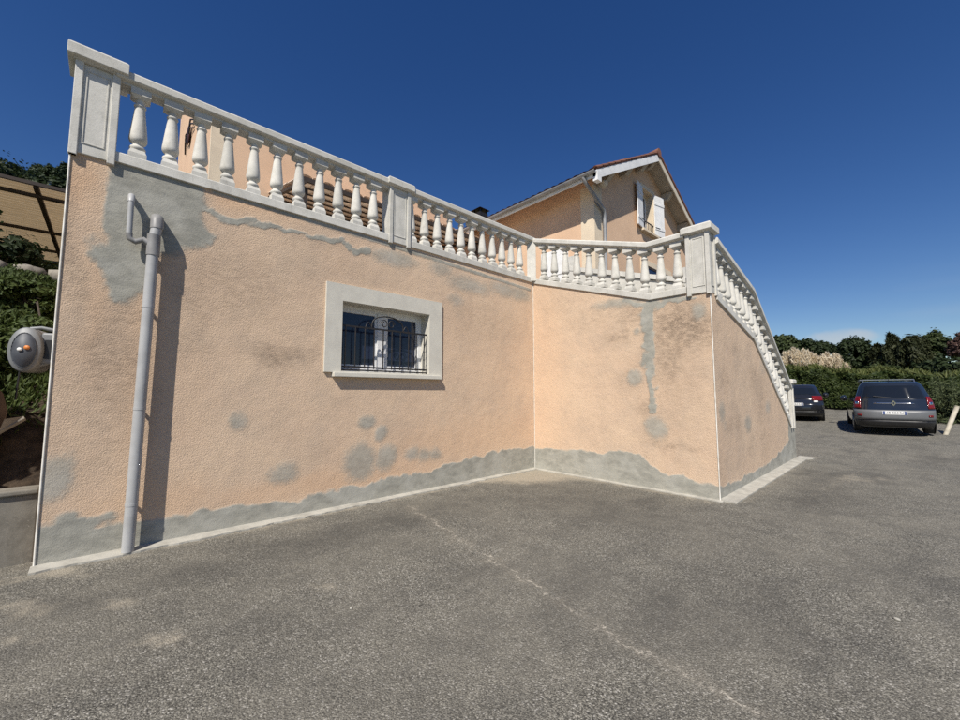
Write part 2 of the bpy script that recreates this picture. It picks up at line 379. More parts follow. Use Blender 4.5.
def asphalt_mat():
    t = NT('worn_asphalt')
    d1 = t.voro(105, out='Color'); dd = t.voro(105); e1 = t.voro(185, out='Color'); d2 = t.voro(38, out='Color'); dd2 = t.voro(38)
    g1 = t.n.new('ShaderNodeSeparateColor'); t.l.new(d1, g1.inputs[0])
    g2 = t.n.new('ShaderNodeSeparateColor'); t.l.new(d2, g2.inputs[0])
    g3 = t.n.new('ShaderNodeSeparateColor'); t.l.new(e1, g3.inputs[0])
    sel = t.rng(t.noise(28, 3), .46, .66)
    val = t.math('ADD', t.math('MULTIPLY', g1.outputs[0], sel), t.math('MULTIPLY', g3.outputs[0], t.math('SUBTRACT', 1, sel)))
    stone = t.mix(t.math('POWER', val, 1.4), (.038, .036, .030), (.385, .363, .30))
    stone = t.mix(t.math('MULTIPLY', t.rng(g1.outputs[1], .90, .95), .9), stone, (.48, .455, .40))
    big = t.math('MULTIPLY', t.rng(g2.outputs[0], .86, .90), t.rng(dd2, .30, .42, 1, 0))
    stone = t.mix(t.math('MULTIPLY', big, .5), stone, (.40, .37, .31))
    stone = t.mix(t.rng(dd, .4, .8, 0, .5), stone, (.045, .042, .038))
    p1 = t.rng(t.noise(.75, 6, .62, dist=.3), .36, .66); p2 = t.rng(t.noise(2.6, 6, .65), .4, .68)
    col = t.mix(t.math('MULTIPLY', p1, .42), stone, (.22, .203, .165))
    col = t.mix(t.math('MULTIPLY', p2, .36), col, (.07, .067, .06))
    col = t.mix(t.math('MULTIPLY', t.rng(t.noise(.42, 5, .6, t.mapping((1, 2.6, 1), (0, 0, .5))), .5, .72), .5), col, (.065, .062, .056))
    sand = t.rng(t.math('ADD', t.attr('sand'), t.math('MULTIPLY', t.math('SUBTRACT', t.noise(4.5, 8, .75), .5), 1.3)), .30, .82)
    sand = t.math('MULTIPLY', sand, t.rng(t.noise(130, 2), .3, .55, .35, 1))
    col = t.mix(t.math('MULTIPLY', sand, .85), col, (.40, .355, .275))
    dark = t.math('MULTIPLY', t.attr('dark'), t.rng(t.noise(6, 6, .7), .25, .6, .5, 1))
    col = t.mix(t.math('MULTIPLY', dark, .42), col, (.055, .053, .048))
    # the long construction joint, filled with dust
    pts = [(-3.30, -.55), (-3.39, -.95), (-3.61, -2.13), (-3.79, -3.2), (-3.93, -3.9), (-3.98, -4.6)]
    wob = t.noise(5, 5, .7, out=1)
    va = t.n.new('ShaderNodeVectorMath'); va.operation = 'MULTIPLY_ADD'
    t.l.new(wob, va.inputs[0]); va.inputs[1].default_value = (.36, .36, 0); va.inputs[2].default_value = (-.18, -.18, 0)
    vb = t.n.new('ShaderNodeVectorMath'); vb.operation = 'ADD'; t.l.new(va.outputs[0], vb.inputs[0]); t.l.new(t.co, vb.inputs[1])
    dmin = None
    for a, b in zip(pts[:-1], pts[1:]):
        s1 = t.n.new('ShaderNodeVectorMath'); s1.operation = 'SUBTRACT'; t.l.new(vb.outputs[0], s1.inputs[0]); s1.inputs[1].default_value = (a[0], a[1], 0)
        e = (b[0]-a[0], b[1]-a[1], 0); L2 = e[0]**2 + e[1]**2
        dt = t.n.new('ShaderNodeVectorMath'); dt.operation = 'DOT_PRODUCT'; t.l.new(s1.outputs[0], dt.inputs[0]); dt.inputs[1].default_value = (e[0]/L2, e[1]/L2, 0)
        cl = t.math('MINIMUM', t.math('MAXIMUM', dt.outputs['Value'], 0), 1)
        scn = t.n.new('ShaderNodeVectorMath'); scn.operation = 'SCALE'; scn.inputs[0].default_value = e; t.l.new(cl, scn.inputs['Scale'])
        df = t.n.new('ShaderNodeVectorMath'); df.operation = 'SUBTRACT'; t.l.new(s1.outputs[0], df.inputs[0]); t.l.new(scn.outputs[0], df.inputs[1])
        fl = t.n.new('ShaderNodeVectorMath'); fl.operation = 'MULTIPLY'; t.l.new(df.outputs[0], fl.inputs[0]); fl.inputs[1].default_value = (1, 1, 0)
        ln = t.n.new('ShaderNodeVectorMath'); ln.operation = 'LENGTH'; t.l.new(fl.outputs[0], ln.inputs[0])
        dmin = ln.outputs['Value'] if dmin is None else t.math('MINIMUM', dmin, ln.outputs['Value'])
    joint = t.math('MULTIPLY', t.rng(dmin, .003, .018, 1, 0), t.math('MULTIPLY', t.rng(t.noise(16, 5, .7), .42, .62), t.rng(t.noise(1.7, 3), .38, .56, .5, 1)))
    halo = t.math('MULTIPLY', t.rng(dmin, .0, .13, 1, 0), t.rng(t.noise(7, 5, .7), .35, .65, 0, .3))
    col = t.mix(halo, col, (.27, .24, .19)); col = t.mix(t.math('MULTIPLY', joint, .95), col, (.50, .455, .375))
    h = t.math('ADD', t.math('MULTIPLY', dd, -1), t.math('MULTIPLY', t.noise(260, 2), .5))
    n1 = t.bump(h, .8, .008)
    n2 = t.bump(t.noise(5, 5, .6), .25, .03, n1)
    return t.done(col, .88, nrm=n2, spec=.3)

xs = np.unique(np.concatenate([np.arange(-14, -9, .4), np.arange(-9, 7, .09), np.arange(7, 22.01, .25)]))
ys = np.unique(np.concatenate([np.arange(-24, -6, .4), np.arange(-6, 1.2, .09), np.arange(1.2, 6.2, .4)]))
def drive_z(X, Y):
    return gz(X, Y) + .012*np.sin(X*1.3+Y*.7)*np.clip((-Y-.6), 0, 1)*(np.abs(X+3) < 30) * np.where((X > -.2) & (X < 5.6) & (Y > -3.7), 0, 1)
me, V = grid_mesh('driveway', xs, ys, drive_z)
def seg_d(P, a, b):
    a = np.array(a); b = np.array(b); e = b-a; t = np.clip(((P-a) @ e)/(e @ e), 0, 1); return np.linalg.norm(P - a - t[:, None]*e, axis=1)
P2 = V[:, :2]
sand = .62*np.exp(-seg_d(P2, (-7, -.2), (0, -.05))/.16) + .6*np.exp(-seg_d(P2, (-.1, -.1), (-.12, -3.3))/.20) + .5*np.exp(-seg_d(P2, (.2, -3.5), (6, -3.5))/.14)
sand += .45*np.exp(-(((P2 - (-.5, -.5))/(.7, .5))**2).sum(1))
sand += .35*np.exp(-seg_d(P2, (.6, -4.0), (9, -5.0))/.25) + .3*np.exp(-seg_d(P2, (6, -3.2), (14, -3.9))/.5)
dark = .9*np.exp(-(((P2 - (-3.6, -.95))/(1.9, .42))**2).sum(1)) + .6*np.exp(-(((P2 - (-1.0, -1.7))/(1.1, .6))**2).sum(1)) + .5*np.exp(-(((P2 - (-2.6, -4.2))/(.8, .5))**2).sum(1)) + .6*np.exp(-(((P2 - (-5.9, -1.05))/(.5, .22))**2).sum(1)) + .8*np.exp(-(((P2 - (2.6, -4.1))/(1.4, .35))**2).sum(1)) + .5*np.exp(-(((P2 - (-1.4, -2.6))/(1.0, 1.3))**2).sum(1))
def gblob(px, py, rx, ry, k):
    p = on(2, 0, px, py); a = on(2, 0, px+rx, py); b = on(2, 0, px, py-ry)
    e1, e2 = (a-p)[:2], (b-p)[:2]; q = (P2 - p[:2]) @ np.linalg.inv(np.stack([e1, e2])); return k*np.exp(-(q**2).sum(1))
for b_ in [(25, 610, 50, 14, .65), (15, 640, 40, 10, .55), (122, 603, 26, 10, .75), (165, 640, 40, 12, .7), (322, 585, 26, 9, .55), (232, 578, 26, 8, .4), (345, 550, 16, 6, .35), (80, 575, 40, 6, .4), (520, 478, 50, 6, .6), (450, 540, 20, 10, .3), (790, 555, 50, 10, .35), (880, 480, 60, 5, .35)]: sand = sand + gblob(*b_)
for b_ in [(65, 605, 42, 13, .9), (205, 572, 60, 9, .9), (300, 545, 90, 8, .8), (390, 525, 50, 8, .7), (290, 620, 40, 14, .5), (620, 520, 60, 12, .5), (820, 500, 60, 8, .8), (350, 690, 60, 20, .5), (700, 620, 90, 30, .45), (900, 560, 60, 14, .5)]: dark = dark + gblob(*b_)
dark = np.minimum(dark, 1.2); fattr(me, 'sand', sand); fattr(me, 'dark', dark)
o = bpy.data.objects.new('driveway', me); COL.objects.link(o); me.materials.append(asphalt_mat()); tag(o, kind='structure')
o['label'] = 'worn grey asphalt driveway in front of the terrace wall'

t = NT('rough_grass_soil')
M_SOILG = t.done(t.mix(t.rng(t.noise(.6, 6), .35, .65), (.07, .085, .025), (.13, .105, .065)), .95, nrm=t.bump(t.noise(12, 6, .7), .6, .06), spec=.2)
t = NT('dark_soil')
M_SOIL = t.done(t.mix(t.rng(t.noise(6, 6, .7), .35, .65), (.035, .026, .019), (.085, .062, .043)), .96, nrm=t.bump(t.noise(22, 6, .75), .9, .04), spec=.15)
xs = np.concatenate([np.linspace(-1200, -60, 20), np.linspace(-50, 60, 112), np.linspace(70, 1200, 20)])
def far_z(X, Y):
    b = gz(X, Y) - .03
    hill = np.clip((Y - 13)/16, 0, 1)**2 * 6.5 * np.clip((10-X)/12, 0, 1)
    left = np.clip((Y-6.0)/.8, 0, 1)*3.3*np.clip((-5.2-X)/.6, 0, 1)
    return np.where(np.hypot(X, Y) > 300, -1.0, np.maximum(b, b + hill + left))
me, _ = grid_mesh('ground', xs, xs, far_z)
o = bpy.data.objects.new('ground', me); COL.objects.link(o); me.materials.append(M_SOILG); tag(o, kind='structure')

# ------------------------------------------------------------------ terrace wall with its window
W1L, Y3, W3R = -6.70, -3.29, 5.42                    # left end of the long wall, plane and far end of the stair wall
def top1(x): return 3.80
def top2(y): return np.interp(-np.asarray(y), [0, 2.41, 3.29], [3.80, 3.03, 3.03])
def top3(x): return np.interp(np.asarray(x), [0, .32, 2.2, 4.95, 5.5], [2.99, 2.95, 2.52, .80, .80])
wall = thing('terrace_wall', 'pink roughcast terrace wall with grey mortar repairs and a small barred window', 'wall')

def noise01(P, s, seed): return nz(P, s, seed, 3)
def band(px, ax, c):                                    # pixel polyline on a wall plane -> (coordinate, z)
    q = np.array([on(ax, c, *p) for p in px]); k = 0 if ax == 1 else 1
    q = q[np.argsort(q[:, k])]; return q[:, k], q[:, 2]
def blob(A, Z, ax, c, px, py, rx, ry, k=1.0):
    i = 0 if ax == 1 else 1
    p = on(ax, c, px, py); a = on(ax, c, px+rx, py); b = on(ax, c, px, py-ry)
    return k*np.exp(-(((A-p[i])/abs(a[i]-p[i]))**2 + ((Z-p[2])/abs(b[2]-p[2]))**2)**1.3 * .7)
def line(A, Z, ax, c, px, wpx, k=1.0):
    i = 0 if ax == 1 else 1; best = None
    q = [on(ax, c, *p) for p in px]
    for a, b in zip(q[:-1], q[1:]):
        w = abs(on(ax, c, px[0][0], px[0][1]-wpx)[2] - q[0][2])
        d = seg_d(np.stack([A, Z], -1), (a[i], a[2]), (b[i], b[2])) / w
        best = d if best is None else np.minimum(best, d)
    return k*np.exp(-best**2*.7)

# --- long wall
AX = dict(ax=1, c=0.0)
ox0, ox1, oz0, oz1 = -4.055, -2.62, 1.795, 2.745
def snap(a, lo, hi, n): return np.unique(np.concatenate([np.linspace(a[i], a[i+1], max(2, int((a[i+1]-a[i])/n)+1)) for i in range(len(a)-1)]).round(5))
xs = snap([W1L, ox0, ox1, 0], 0, 0, .035); zs = snap([-.06, oz0, oz1, 3.80], 0, 0, .035)
X, Z = np.meshgrid(xs, zs); v = np.stack([X, 0*X, Z], -1).reshape(-1, 3); nx = len(xs)
i = np.arange(len(zs)-1)[:, None]*nx + np.arange(nx-1)[None, :]
f = np.stack([i, i+1, i+nx+1, i+nx], -1).reshape(-1, 4)
cx = v[f].mean(1); keep = ~((cx[:, 0] > ox0) & (cx[:, 0] < ox1) & (cx[:, 2] > oz0) & (cx[:, 2] < oz1)); f = f[keep]
A, Zz = v[:, 0].copy(), v[:, 2].copy()
dn = noise01(v, 1.6, 3.1)*.22; dm = noise01(v, 4.5, 9.0)*.10
A2, Z2 = A + dn*.6 + dm, Zz + dm*.9 + dn*.25
bx_, bz_ = band([(37, 532), (80, 528), (125, 522), (169, 518), (214, 508), (256, 504), (292, 500), (331, 491), (376, 481), (424, 473), (450, 463), (500, 450), (533, 447)], 1, 0)
patch = 1/(1+np.exp(-(np.interp(A, bx_, bz_) + .6*dm - Zz)/.03))
patch = np.maximum(patch, .95*(1/(1+np.exp(-( -5.62 + .9*dm + .5*dn - A)/.04)))*(1/(1+np.exp(-(A - (-6.46 + .5*dn))/.04)))*(1/(1+np.exp(-(Zz-(2.98+.8*dn))/.06))))
soft = 0*A
for b in [(125, 262, 26, 40, 1.), (185, 200, 14, 14, .9), (62, 530, 30, 18, .8), (92, 520, 22, 14, .72)]:
    patch = np.maximum(patch, blob(A2, Z2, 1, 0, *b))
for b in [(239, 420, 12, 11, .62), (283, 474, 17, 13, .62), (367, 422, 8, 8, .75), (381, 433, 7, 7, .75), (361, 462, 17, 20, .78), (386, 457, 10, 14, .7),
          (412, 454, 9, 8, .62), (425, 454, 9, 8, .62), (436, 453, 9, 8, .6), (55, 478, 22, 24, .75),
          (440, 268, 14, 10, .55), (470, 285, 26, 10, .58), (505, 290, 18, 8, .6), (455, 300, 10, 8, .5), (520, 294, 14, 8, .6), (395, 258, 26, 9, .62)]:
    soft = np.maximum(soft, np.minimum(1, 1.25*blob(A2*.4+A*.6, Z2*.4+Zz*.6, 1, 0, *b)))
patch = np.maximum(patch, line(A2, Z2, 1, 0, [(190, 207), (235, 218), (270, 227), (330, 241), (372, 253)], 5, .75))
patch = np.maximum(patch, line(A, Zz, 1, 0, [(215, 191), (300, 217), (385, 243), (412, 252), (530, 290)], 4, .72))
stain = 0*A
for b in [(112, 350, 30, 75, .62), (240, 285, 55, 35, .42), (195, 300, 16, 60, .42), (70, 250, 14, 80, .6), (278, 355, 30, 11, .7), (330, 270, 60, 20, .22), (300, 240, 40, 10, .3), (100, 450, 30, 30, .3), (60, 400, 14, 60, .3), (480, 320, 40, 20, .3), (150, 330, 14, 90, .3)]:
    stain = np.maximum(stain, blob(A2, Z2, 1, 0, *b))
warm = np.zeros_like(A)
for b in [(85, 180, 20, 25, .9), (245, 200, 50, 12, .8), (160, 500, 60, 20, .5), (350, 480, 90, 12, .7), (470, 440, 60, 20, .5), (90, 300, 14, 60, .4)]:
    warm = np.maximum(warm, blob(A2, Z2, 1, 0, *b))
me = bpy.data.meshes.new('long_wall'); fill(me, v, f, False)
for n_, a_ in (('patch', patch), ('soft', soft), ('stain', stain), ('warm', warm)): fattr(me, n_, a_)
me.materials.append(M_STUCCO)
o = bpy.data.objects.new('wall_face', me); COL.objects.link(o); o.parent = wall
o['label'] = 'long wall face with window and downpipe'
MB().add([(W1L, 0, -.06), (W1L, 6, -.06), (W1L, 6, 3.8), (W1L, 0, 3.8)], [(0, 3, 2, 1)]).build('wall_side', M_STUCCO, wall)
MB().box((W1L+.012, .01, 3.60), (2.15, 6.0, 3.785)).build('terrace_floor', M_FOOT, wall)

# --- wall 2 (faces left) and wall 3 (stair side)
def wall_strip(name, lab, ax, c, s0, s1, topf, spec_fn, flip):
    ss = np.linspace(s0, s1, int(abs(s1-s0)/.035)+1); ts = np.linspace(0, 1, 100)
    S, T = np.meshgrid(ss, ts); tp = topf(S); Zg = -.06 + (tp+.06)*T
    C = np.full_like(S, c)
    v = np.stack([C, S, Zg] if ax == 0 else [S, C, Zg], -1).reshape(-1, 3); n = len(ss)
    i = np.arange(len(ts)-1)[:, None]*n + np.arange(n-1)[None, :]
    f = np.stack([i, i+1, i+n+1, i+n], -1).reshape(-1, 4)
    if flip: f = f[:, ::-1]
    me = bpy.data.meshes.new(name); fill(me, v, f, False)
    A = v[:, 1 if ax == 0 else 0].copy(); Z = v[:, 2].copy()
    dn = noise01(v, 1.6, 5.5)*.22; dm = noise01(v, 4.5, 2.0)*.10
    p, sf_, st, w = spec_fn(A, Z, A + dn*.4 + dm, Z + dm*.9 + dn*.25, dm)
    for n_, a_ in (('patch', p), ('soft', sf_), ('stain', st), ('warm', w)): fattr(me, n_, a_)
    me.materials.append(M_STUCCO)
    o = bpy.data.objects.new('wall_face', me); COL.objects.link(o); o.parent = wall; o['label'] = lab
def spec2(A, Z, A2, Z2, dm):
    bx, bz = band([(534, 448), (555, 449), (577, 450), (603, 453), (623, 450), (640, 455), (660, 472), (687, 477), (717, 487)], 0, 0)
    p = 1/(1+np.exp(-(np.interp(A, bx, bz) + .5*dm - Z)/.025))
    p = np.maximum(p, line(A2, Z2, 0, 0, [(652, 300), (651, 320), (649, 345), (647, 362)], 7, .9))
    p = np.maximum(p, line(A2, Z2, 0, 0, [(650, 366), (653, 385), (652, 412)], 4, .8))
    p = np.maximum(p, line(A2, Z2, 0, 0, [(625, 301), (650, 306), (690, 297)], 4, .72))
    sf = 0*A
    for b in [(635, 378, 9, 9, .9), (656, 428, 11, 12, .9), (638, 332, 4, 4, .8), (648, 361, 7, 6, .9), (699, 311, 10, 10, .8), (620, 303, 34, 6, .8)]: sf = np.maximum(sf, blob(A2*.4+A*.6, Z2*.4+Z*.6, 0, 0, *b))
    st = 0*A
    for b in [(684, 325, 34, 26, 1.2), (668, 345, 18, 46, .95), (640, 315, 24, 12, .8), (612, 337, 10, 6, .8), (624, 334, 8, 8, .8), (626, 320, 10, 6, .7), (598, 318, 30, 10, .4), (645, 408, 8, 10, .7), (675, 400, 20, 50, .35), (672, 445, 26, 4, .75), (690, 380, 20, 60, .35),
              (634, 378, 14, 13, .5), (656, 430, 16, 18, .5), (650, 340, 14, 40, .5), (560, 305, 20, 10, .3)]: st = np.maximum(st, .8*blob(A2, Z2, 0, 0, *b))
    w = blob(A2, Z2, 0, 0, 545, 370, 18, 120, .35)
    return p, sf, st, w
def spec3(A, Z, A2, Z2, dm):
    bx, bz = band([(720, 487), (735, 482), (760, 468), (775, 458), (785, 446), (790, 438), (797, 430)], 1, Y3)
    p = 1/(1+np.exp(-(np.interp(A, bx, bz) + .5*dm - Z)/.03))
    p = np.maximum(p, 1/(1+np.exp(-(A-4.72-.6*dm)/.06))*(Z < 1.2))
    sf = 0*A
    for b in [(722, 412, 4, 13, .7), (748, 424, 4, 10, .75), (768, 407, 3, 8, .65), (763, 366, 4, 13, .5), (725, 425, 3, 8, .5)]: sf = np.maximum(sf, blob(A2*.3+A*.7, Z2*.3+Z*.7, 1, Y3, *b))
    st = 0*A
    for b in [(760, 408, 3, 12, .9), (738, 424, 3, 9, .9), (730, 427, 3, 6, .9), (763, 436, 3, 6, .9), (755, 380, 6, 12, .9), (737, 350, 4, 6, .7), (723, 378, 3, 6, .7), (728, 380, 3, 4, .7), (717, 330, 3, 8, .6), (762, 395, 4, 18, .8), (722, 475, 4, 18, .6), (766, 450, 6, 16, .5), (752, 445, 5, 10, .5)]: st = np.maximum(st, blob(A2, Z2, 1, Y3, *b))
    return p, sf, st*.5, 0*A
wall_strip('stair_wall', 'wall face below the sloping stair balustrade', 0, 0.0, Y3, 0, lambda s: top2(s), spec2, True)
wall_strip('outer_stair_wall', 'stepped-down side wall below the descending balustrade', 1, Y3, 0, W3R, lambda s: top3(s), spec3, False)
MB().add([(W3R, Y3, -.06), (W3R, -1.9, -.06), (W3R, -1.9, .80), (W3R, Y3, .80)], [(0, 1, 2, 3)]).build('wall_end', M_STUCCO, wall)
# corner beads
def bead(p0, p1, r=.008): MB().tube([p0, p1], r, 8).build('corner_bead', M_BEAD, wall)
bead((W1L, -.004, 0), (W1L, -.004, 3.74), .008); bead((-.004, Y3-.004, 0), (-.004, Y3-.004, 2.98), .008); bead((-.006, -.006, .0), (-.006, -.006, 3.74), .006)
# footings
def strip(pts_in, pts_out, z, name='footing', m=M_FOOT, jit=.012):
    mb = MB(); n = len(pts_in); vs = []
    for (a, b) in zip(pts_in, pts_out):
        vs += [(a[0], a[1], -.02), (b[0], b[1], -.02), (b[0], b[1], z*.6), (a[0], a[1], z)]
    fs = []
    for k in range(n-1):
        for j in range(4): l = (j+1) % 4; fs.append((k*4+j, (k+1)*4+j, (k+1)*4+l, k*4+l))
    fs += [(0, 1, 2, 3), tuple(n*4-4+j for j in (3, 2, 1, 0))]
    return mb.add(vs, fs).build(name, m, wall)
def lin(a, b, n): return [tuple(np.array(a) + (np.array(b)-np.array(a))*k/n) for k in range(n+1)]
N = 160; pin = lin((-6.72, -.0), (-.02, -.0), N)
pout = [(p[0], -.155 + .07*(k/N) + .04*noise.noise((p[0]*3, 1, 0)) + .03*noise.noise((p[0]*9, 4, 0))) for k, p in enumerate(pin)]
strip(pin, pout, .028)
pin = lin((-.0, -.0), (-.0, Y3-.05, ), 40); pout = [(-.065 + .015*noise.noise((p[1]*5, 2, 0)), p[1]) for p in pin]
strip(pin, pout, .022)
segs = [.0, .9, 1.8, 2.75, 3.6, 4.5, 5.5, 5.75]
for k in range(len(segs)-1):
    pin = lin((segs[k]+.006, Y3), (segs[k+1]-.006, Y3), 6)
    pout = [(p[0], Y3 - .20 + .012*noise.noise((p[0]*7, 8, 0)) - (.08 if p[0] > 5.45 else 0)) for p in pin]
    strip(pin, pout, .03)

# window in the long wall
win = MB()
def ring(mb, x0, x1, z0, z1, X0, X1, Z0, Z1, ya, yb):
    mb.box((X0, ya, Z1), (X1, yb, z1)) if False else None
    mb.box((x0, ya, Z1), (x1, yb, z1)); mb.box((x0, ya, z0), (x1, yb, Z0)); mb.box((x0, ya, Z0), (X0, yb, Z1)); mb.box((X1, ya, Z0), (x1, yb, Z1)); return mb
wnode = MB()
ring(wnode, -4.28, -2.37, 1.775, 2.975, ox0, ox1, oz0, oz1, -.035, .004)
# lining of the reveal, all in the surround
wnode.box((ox0-.02, .004, oz0-.02), (ox0, .32, oz1+.02)); wnode.box((ox1, .004, oz0-.02), (ox1+.02, .32, oz1+.02)); wnode.box((ox0, .004, oz1), (ox1, .32, oz1+.02)); wnode.box((ox0, .004, oz0-.02), (ox1, .32, oz0))
wobj = wnode.build('window', M_SURR, wall); wobj['label'] = 'cream framed basement window with black iron bars'
MB().box((-4.17, -.085, 1.715), (-2.40, -.0, 1.774)).build('sill', M_SURR, wobj, .006)
YF = .20
frame = MB(); ring(frame, ox0, ox1, oz0, oz1, ox0+.06, ox1-.06, oz0+.07, oz1-.06, YF, YF+.06)
xm = (ox0+ox1)/2
frame.box((xm-.075, YF-.012, oz0+.07), (xm+.075, YF+.05, oz1-.06))
frame.build('frame', M_WHITE, wobj, .004)
for (a, b) in ((ox0+.06, xm-.075), (xm+.075, ox1-.06)):
    fr = MB(); ring(fr, a, b, oz0+.07, oz1-.06, a+.035, b-.035, oz0+.11, oz1-.10, YF+.008, YF+.05); fr.build('sash', M_WHITE, wobj, .003)
    MB().box((a+.035, YF+.03, oz0+.11), (b-.035, YF+.036, oz1-.10)).build('pane', M_GLASS, wobj)
# iron grille
GY = .015; g = MB(); zt, zb = 2.42, 1.86
for z in (zt, zb): g.box((ox0+.0, GY-.008, z-.012), (ox1-.02, GY+.008, z+.012))
g.build('grille_rail', M_IRON, wobj)
for k in range(10):
    x = ox0+.07 + (ox1-ox0-.14)*k/9
    b = MB().tube([(x, GY, zb-.02), (x, GY, zt)], .0095, 8)
    if k in (4, 5, 9):
        for zz in (2.02, 2.14, 2.26): b.lathe([(.0, -.02), (.017, 0), (.0, .02)], (x, GY, zz), 8)
    b.build('grille_bar', M_IRON, wobj)
sc_ = MB()
arc = [(xm + .26*math.cos(a), GY, zt + .20*math.sin(a)**.6 if math.sin(a) > 0 else zt) for a in np.linspace(math.pi, 0, 25)]
sc_.tube(arc, .010, 6)
for sgn in (-1, 1):
    sc_.tube([(xm + sgn*(.06 + .055*math.cos(a)*(1-a/14)), GY, zt+.09 + .065*math.sin(a)*(1-a/14)) for a in np.linspace(0, 8, 28)], .007, 6)
    sc_.tube([(xm + sgn*(.26 + .10*t_), GY, zt + .085*math.sin(t_*math.pi)) for t_ in np.linspace(0, 1, 9)], .007, 6)
sc_.build('grille_scroll', M_IRON, wobj)
for k in range(6):
    x = ox0+.12 + (ox1-ox0-.2)*k/5; MB().box((x-.006, GY, zb-.045), (x+.006, YF, zb-.033)).build('grille_bar', M_IRON, wobj)
MB().box((ox0+.0, GY-.01, zb-.055), (ox1-.02, GY+.01, zb-.035)).build('grille_rail', M_IRON, wobj)
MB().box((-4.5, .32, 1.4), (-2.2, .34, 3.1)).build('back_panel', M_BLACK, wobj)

# ------------------------------------------------------------------ balustrades
H0 = .71
def baluster_mesh():
    mb = MB(); h = H0
    mb.box((-.072, -.072, 0), (.072, .072, .050))
    mb.hexa([(-.070, -.070, .050), (.070, -.070, .050), (.070, .070, .050), (-.070, .070, .050)], [(-.055, -.055, .092), (.055, -.055, .092), (.055, .055, .092), (-.055, .055, .092)])
    pr = [(.052, .088), (.058, .096), (.064, .104), (.067, .115), (.066, .126), (.060, .134), (.047, .140), (.043, .150), (.044, .160), (.052, .170), (.066, .184), (.073, .198), (.075, .215), (.074, .235), (.070, .275), (.064, .335), (.057, .400), (.050, .465), (.044, .525), (.041, .545), (.049, .551), (.052, .561), (.049, .571), (.039, .578), (.038, .596), (.046, .616), (.056, .630)]
    mb.lathe(pr, (0, 0, 0), 18)
    mb.hexa([(-.05, -.05, .618), (.05, -.05, .618), (.05, .05, .618), (-.05, .05, .618)], [(-.078, -.078, .646), (.078, -.078, .646), (.078, .078, .646), (-.078, .078, .646)])
    mb.box((-.080, -.080, .646), (.080, .080, h))
    return mb.mesh('baluster')
BAL = baluster_mesh()
PL = .105; RB = .82; RT = .945      # plinth top, rail bottom and rail top above the plinth's lower edge
PROF_P = [(.076, 0), (.076, PL-.010), (.070, PL), (-.11, PL), (-.11, 0)]
PROF_R = [(.070, RB-.001), (.072, RB+.022), (.110, RB+.034), (.122, RB+.044), (.122, RT-.016), (.108, RT), (-.12, RT), (-.135, RT-.018), (-.135, RB+.045), (-.08, RB+.03), (-.08, RB-.001)]

def pillar(parent, x0, x1, y0, y1, zb, zt, faces, capo=.055, cap=.14):
    """square pillar; faces: '-y', '-x' get raised corner strips and a framed panel"""
    s = MB(); s.box((x0+.022, y0+.022, zb), (x1-.002, y1-.002, zt))
    p = s.build('pillar', M_STONE, parent, .006)
    w = .058
    if '-y' in faces:
        for (a, b) in ((x0, x0+w), (x1-w, x1)): MB().box((a, y0, zb-.03), (b, y0+.06, zt+.006)).build('pilaster_strip', M_STONE, p, .005)
        fr = MB(); a, b = x0+w+.022, x1-w-.022
        ring(fr, a, b, zb+.10, zt-.06, a+.012, b-.012, zb+.112, zt-.072, y0+.015, y0+.022); fr.build('panel_moulding', M_STONE, p, .003)
    if '-x' in faces:
        for (a, b) in ((y0+.002, y0+w), (y1-w, y1)): MB().box((x0+.001, a, zb-.03), (x0+.06, b, zt+.006)).build('pilaster_strip', M_STONE, p, .005)
        fr = MB(); a, b = y0+w+.022, y1-w-.022
        for q in ((a, a+.016, zb+.10, zt-.06), (b-.016, b, zb+.10, zt-.06)): fr.box((x0+.015, q[0], q[2]), (x0+.022, q[1], q[3]))
        for q in ((zb+.10, zb+.116), (zt-.076, zt-.06)): fr.box((x0+.015, a+.016, q[0]), (x0+.022, b-.016, q[1]))
        fr.build('panel_moulding', M_STONE, p, .003)
    c = MB(); xm_, ym_ = (x0+x1)/2, (y0+y1)/2; hx, hy = (x1-x0)/2, (y1-y0)/2
    lv = [(.010, zt), (.012, zt+.008), (capo*.75, zt+.014), (capo, zt+.02), (capo, zt+cap-.02), (capo-.018, zt+cap)]
    vs = []
    for (e, z) in lv: vs += [(xm_-hx-e, ym_-hy-e, z), (xm_+hx+e, ym_-hy-e, z), (xm_+hx+e, ym_+hy+e, z), (xm_-hx-e, ym_+hy+e, z)]
    fs = [(3, 2, 1, 0), tuple(len(vs)-4+j for j in range(4))]
    for k in range(len(lv)-1):
        for j in range(4): l = (j+1) % 4; fs.append((k*4+j, k*4+l, k*4+4+l, k*4+4+j))
    c.add(vs, fs).build('cap', M_STONE, p, .004)
    return p

def rails(parent, path):
    MB().sweep(PROF_P, path).build('plinth', M_STONE, parent, .004)
    MB().sweep(PROF_R, path).build('handrail', M_STONE, parent, .004)
def bal(parent, x, y, z0, rot=0):
    o = inst('baluster', BAL, M_STONE, parent, (x, y, z0 + PL - .006), (R(random.uniform(-.4, .4)), R(random.uniform(-.4, .4)), rot + R(random.uniform(-2.5, 2.5))), (1, 1, (RB - PL + .014)/H0))
    return o
ZB1 = 3.765
YB = .05
b1 = thing('terrace_balustrade', 'white balustrade along the top of the long wall above the barred window', 'balustrade', (-3.35, 0, ZB1))
b1.location = (0, 0, 0)
rails(b1, [(-6.43, YB, ZB1), (-3.36, YB, ZB1)]); rails(b1, [(-3.02, YB, ZB1), (-.0, YB, ZB1)])
for k in range(11): bal(b1, -6.235 + k*.2635, YB, ZB1)
for k in range(11): bal(b1, -2.945 + k*.2585, YB, ZB1)
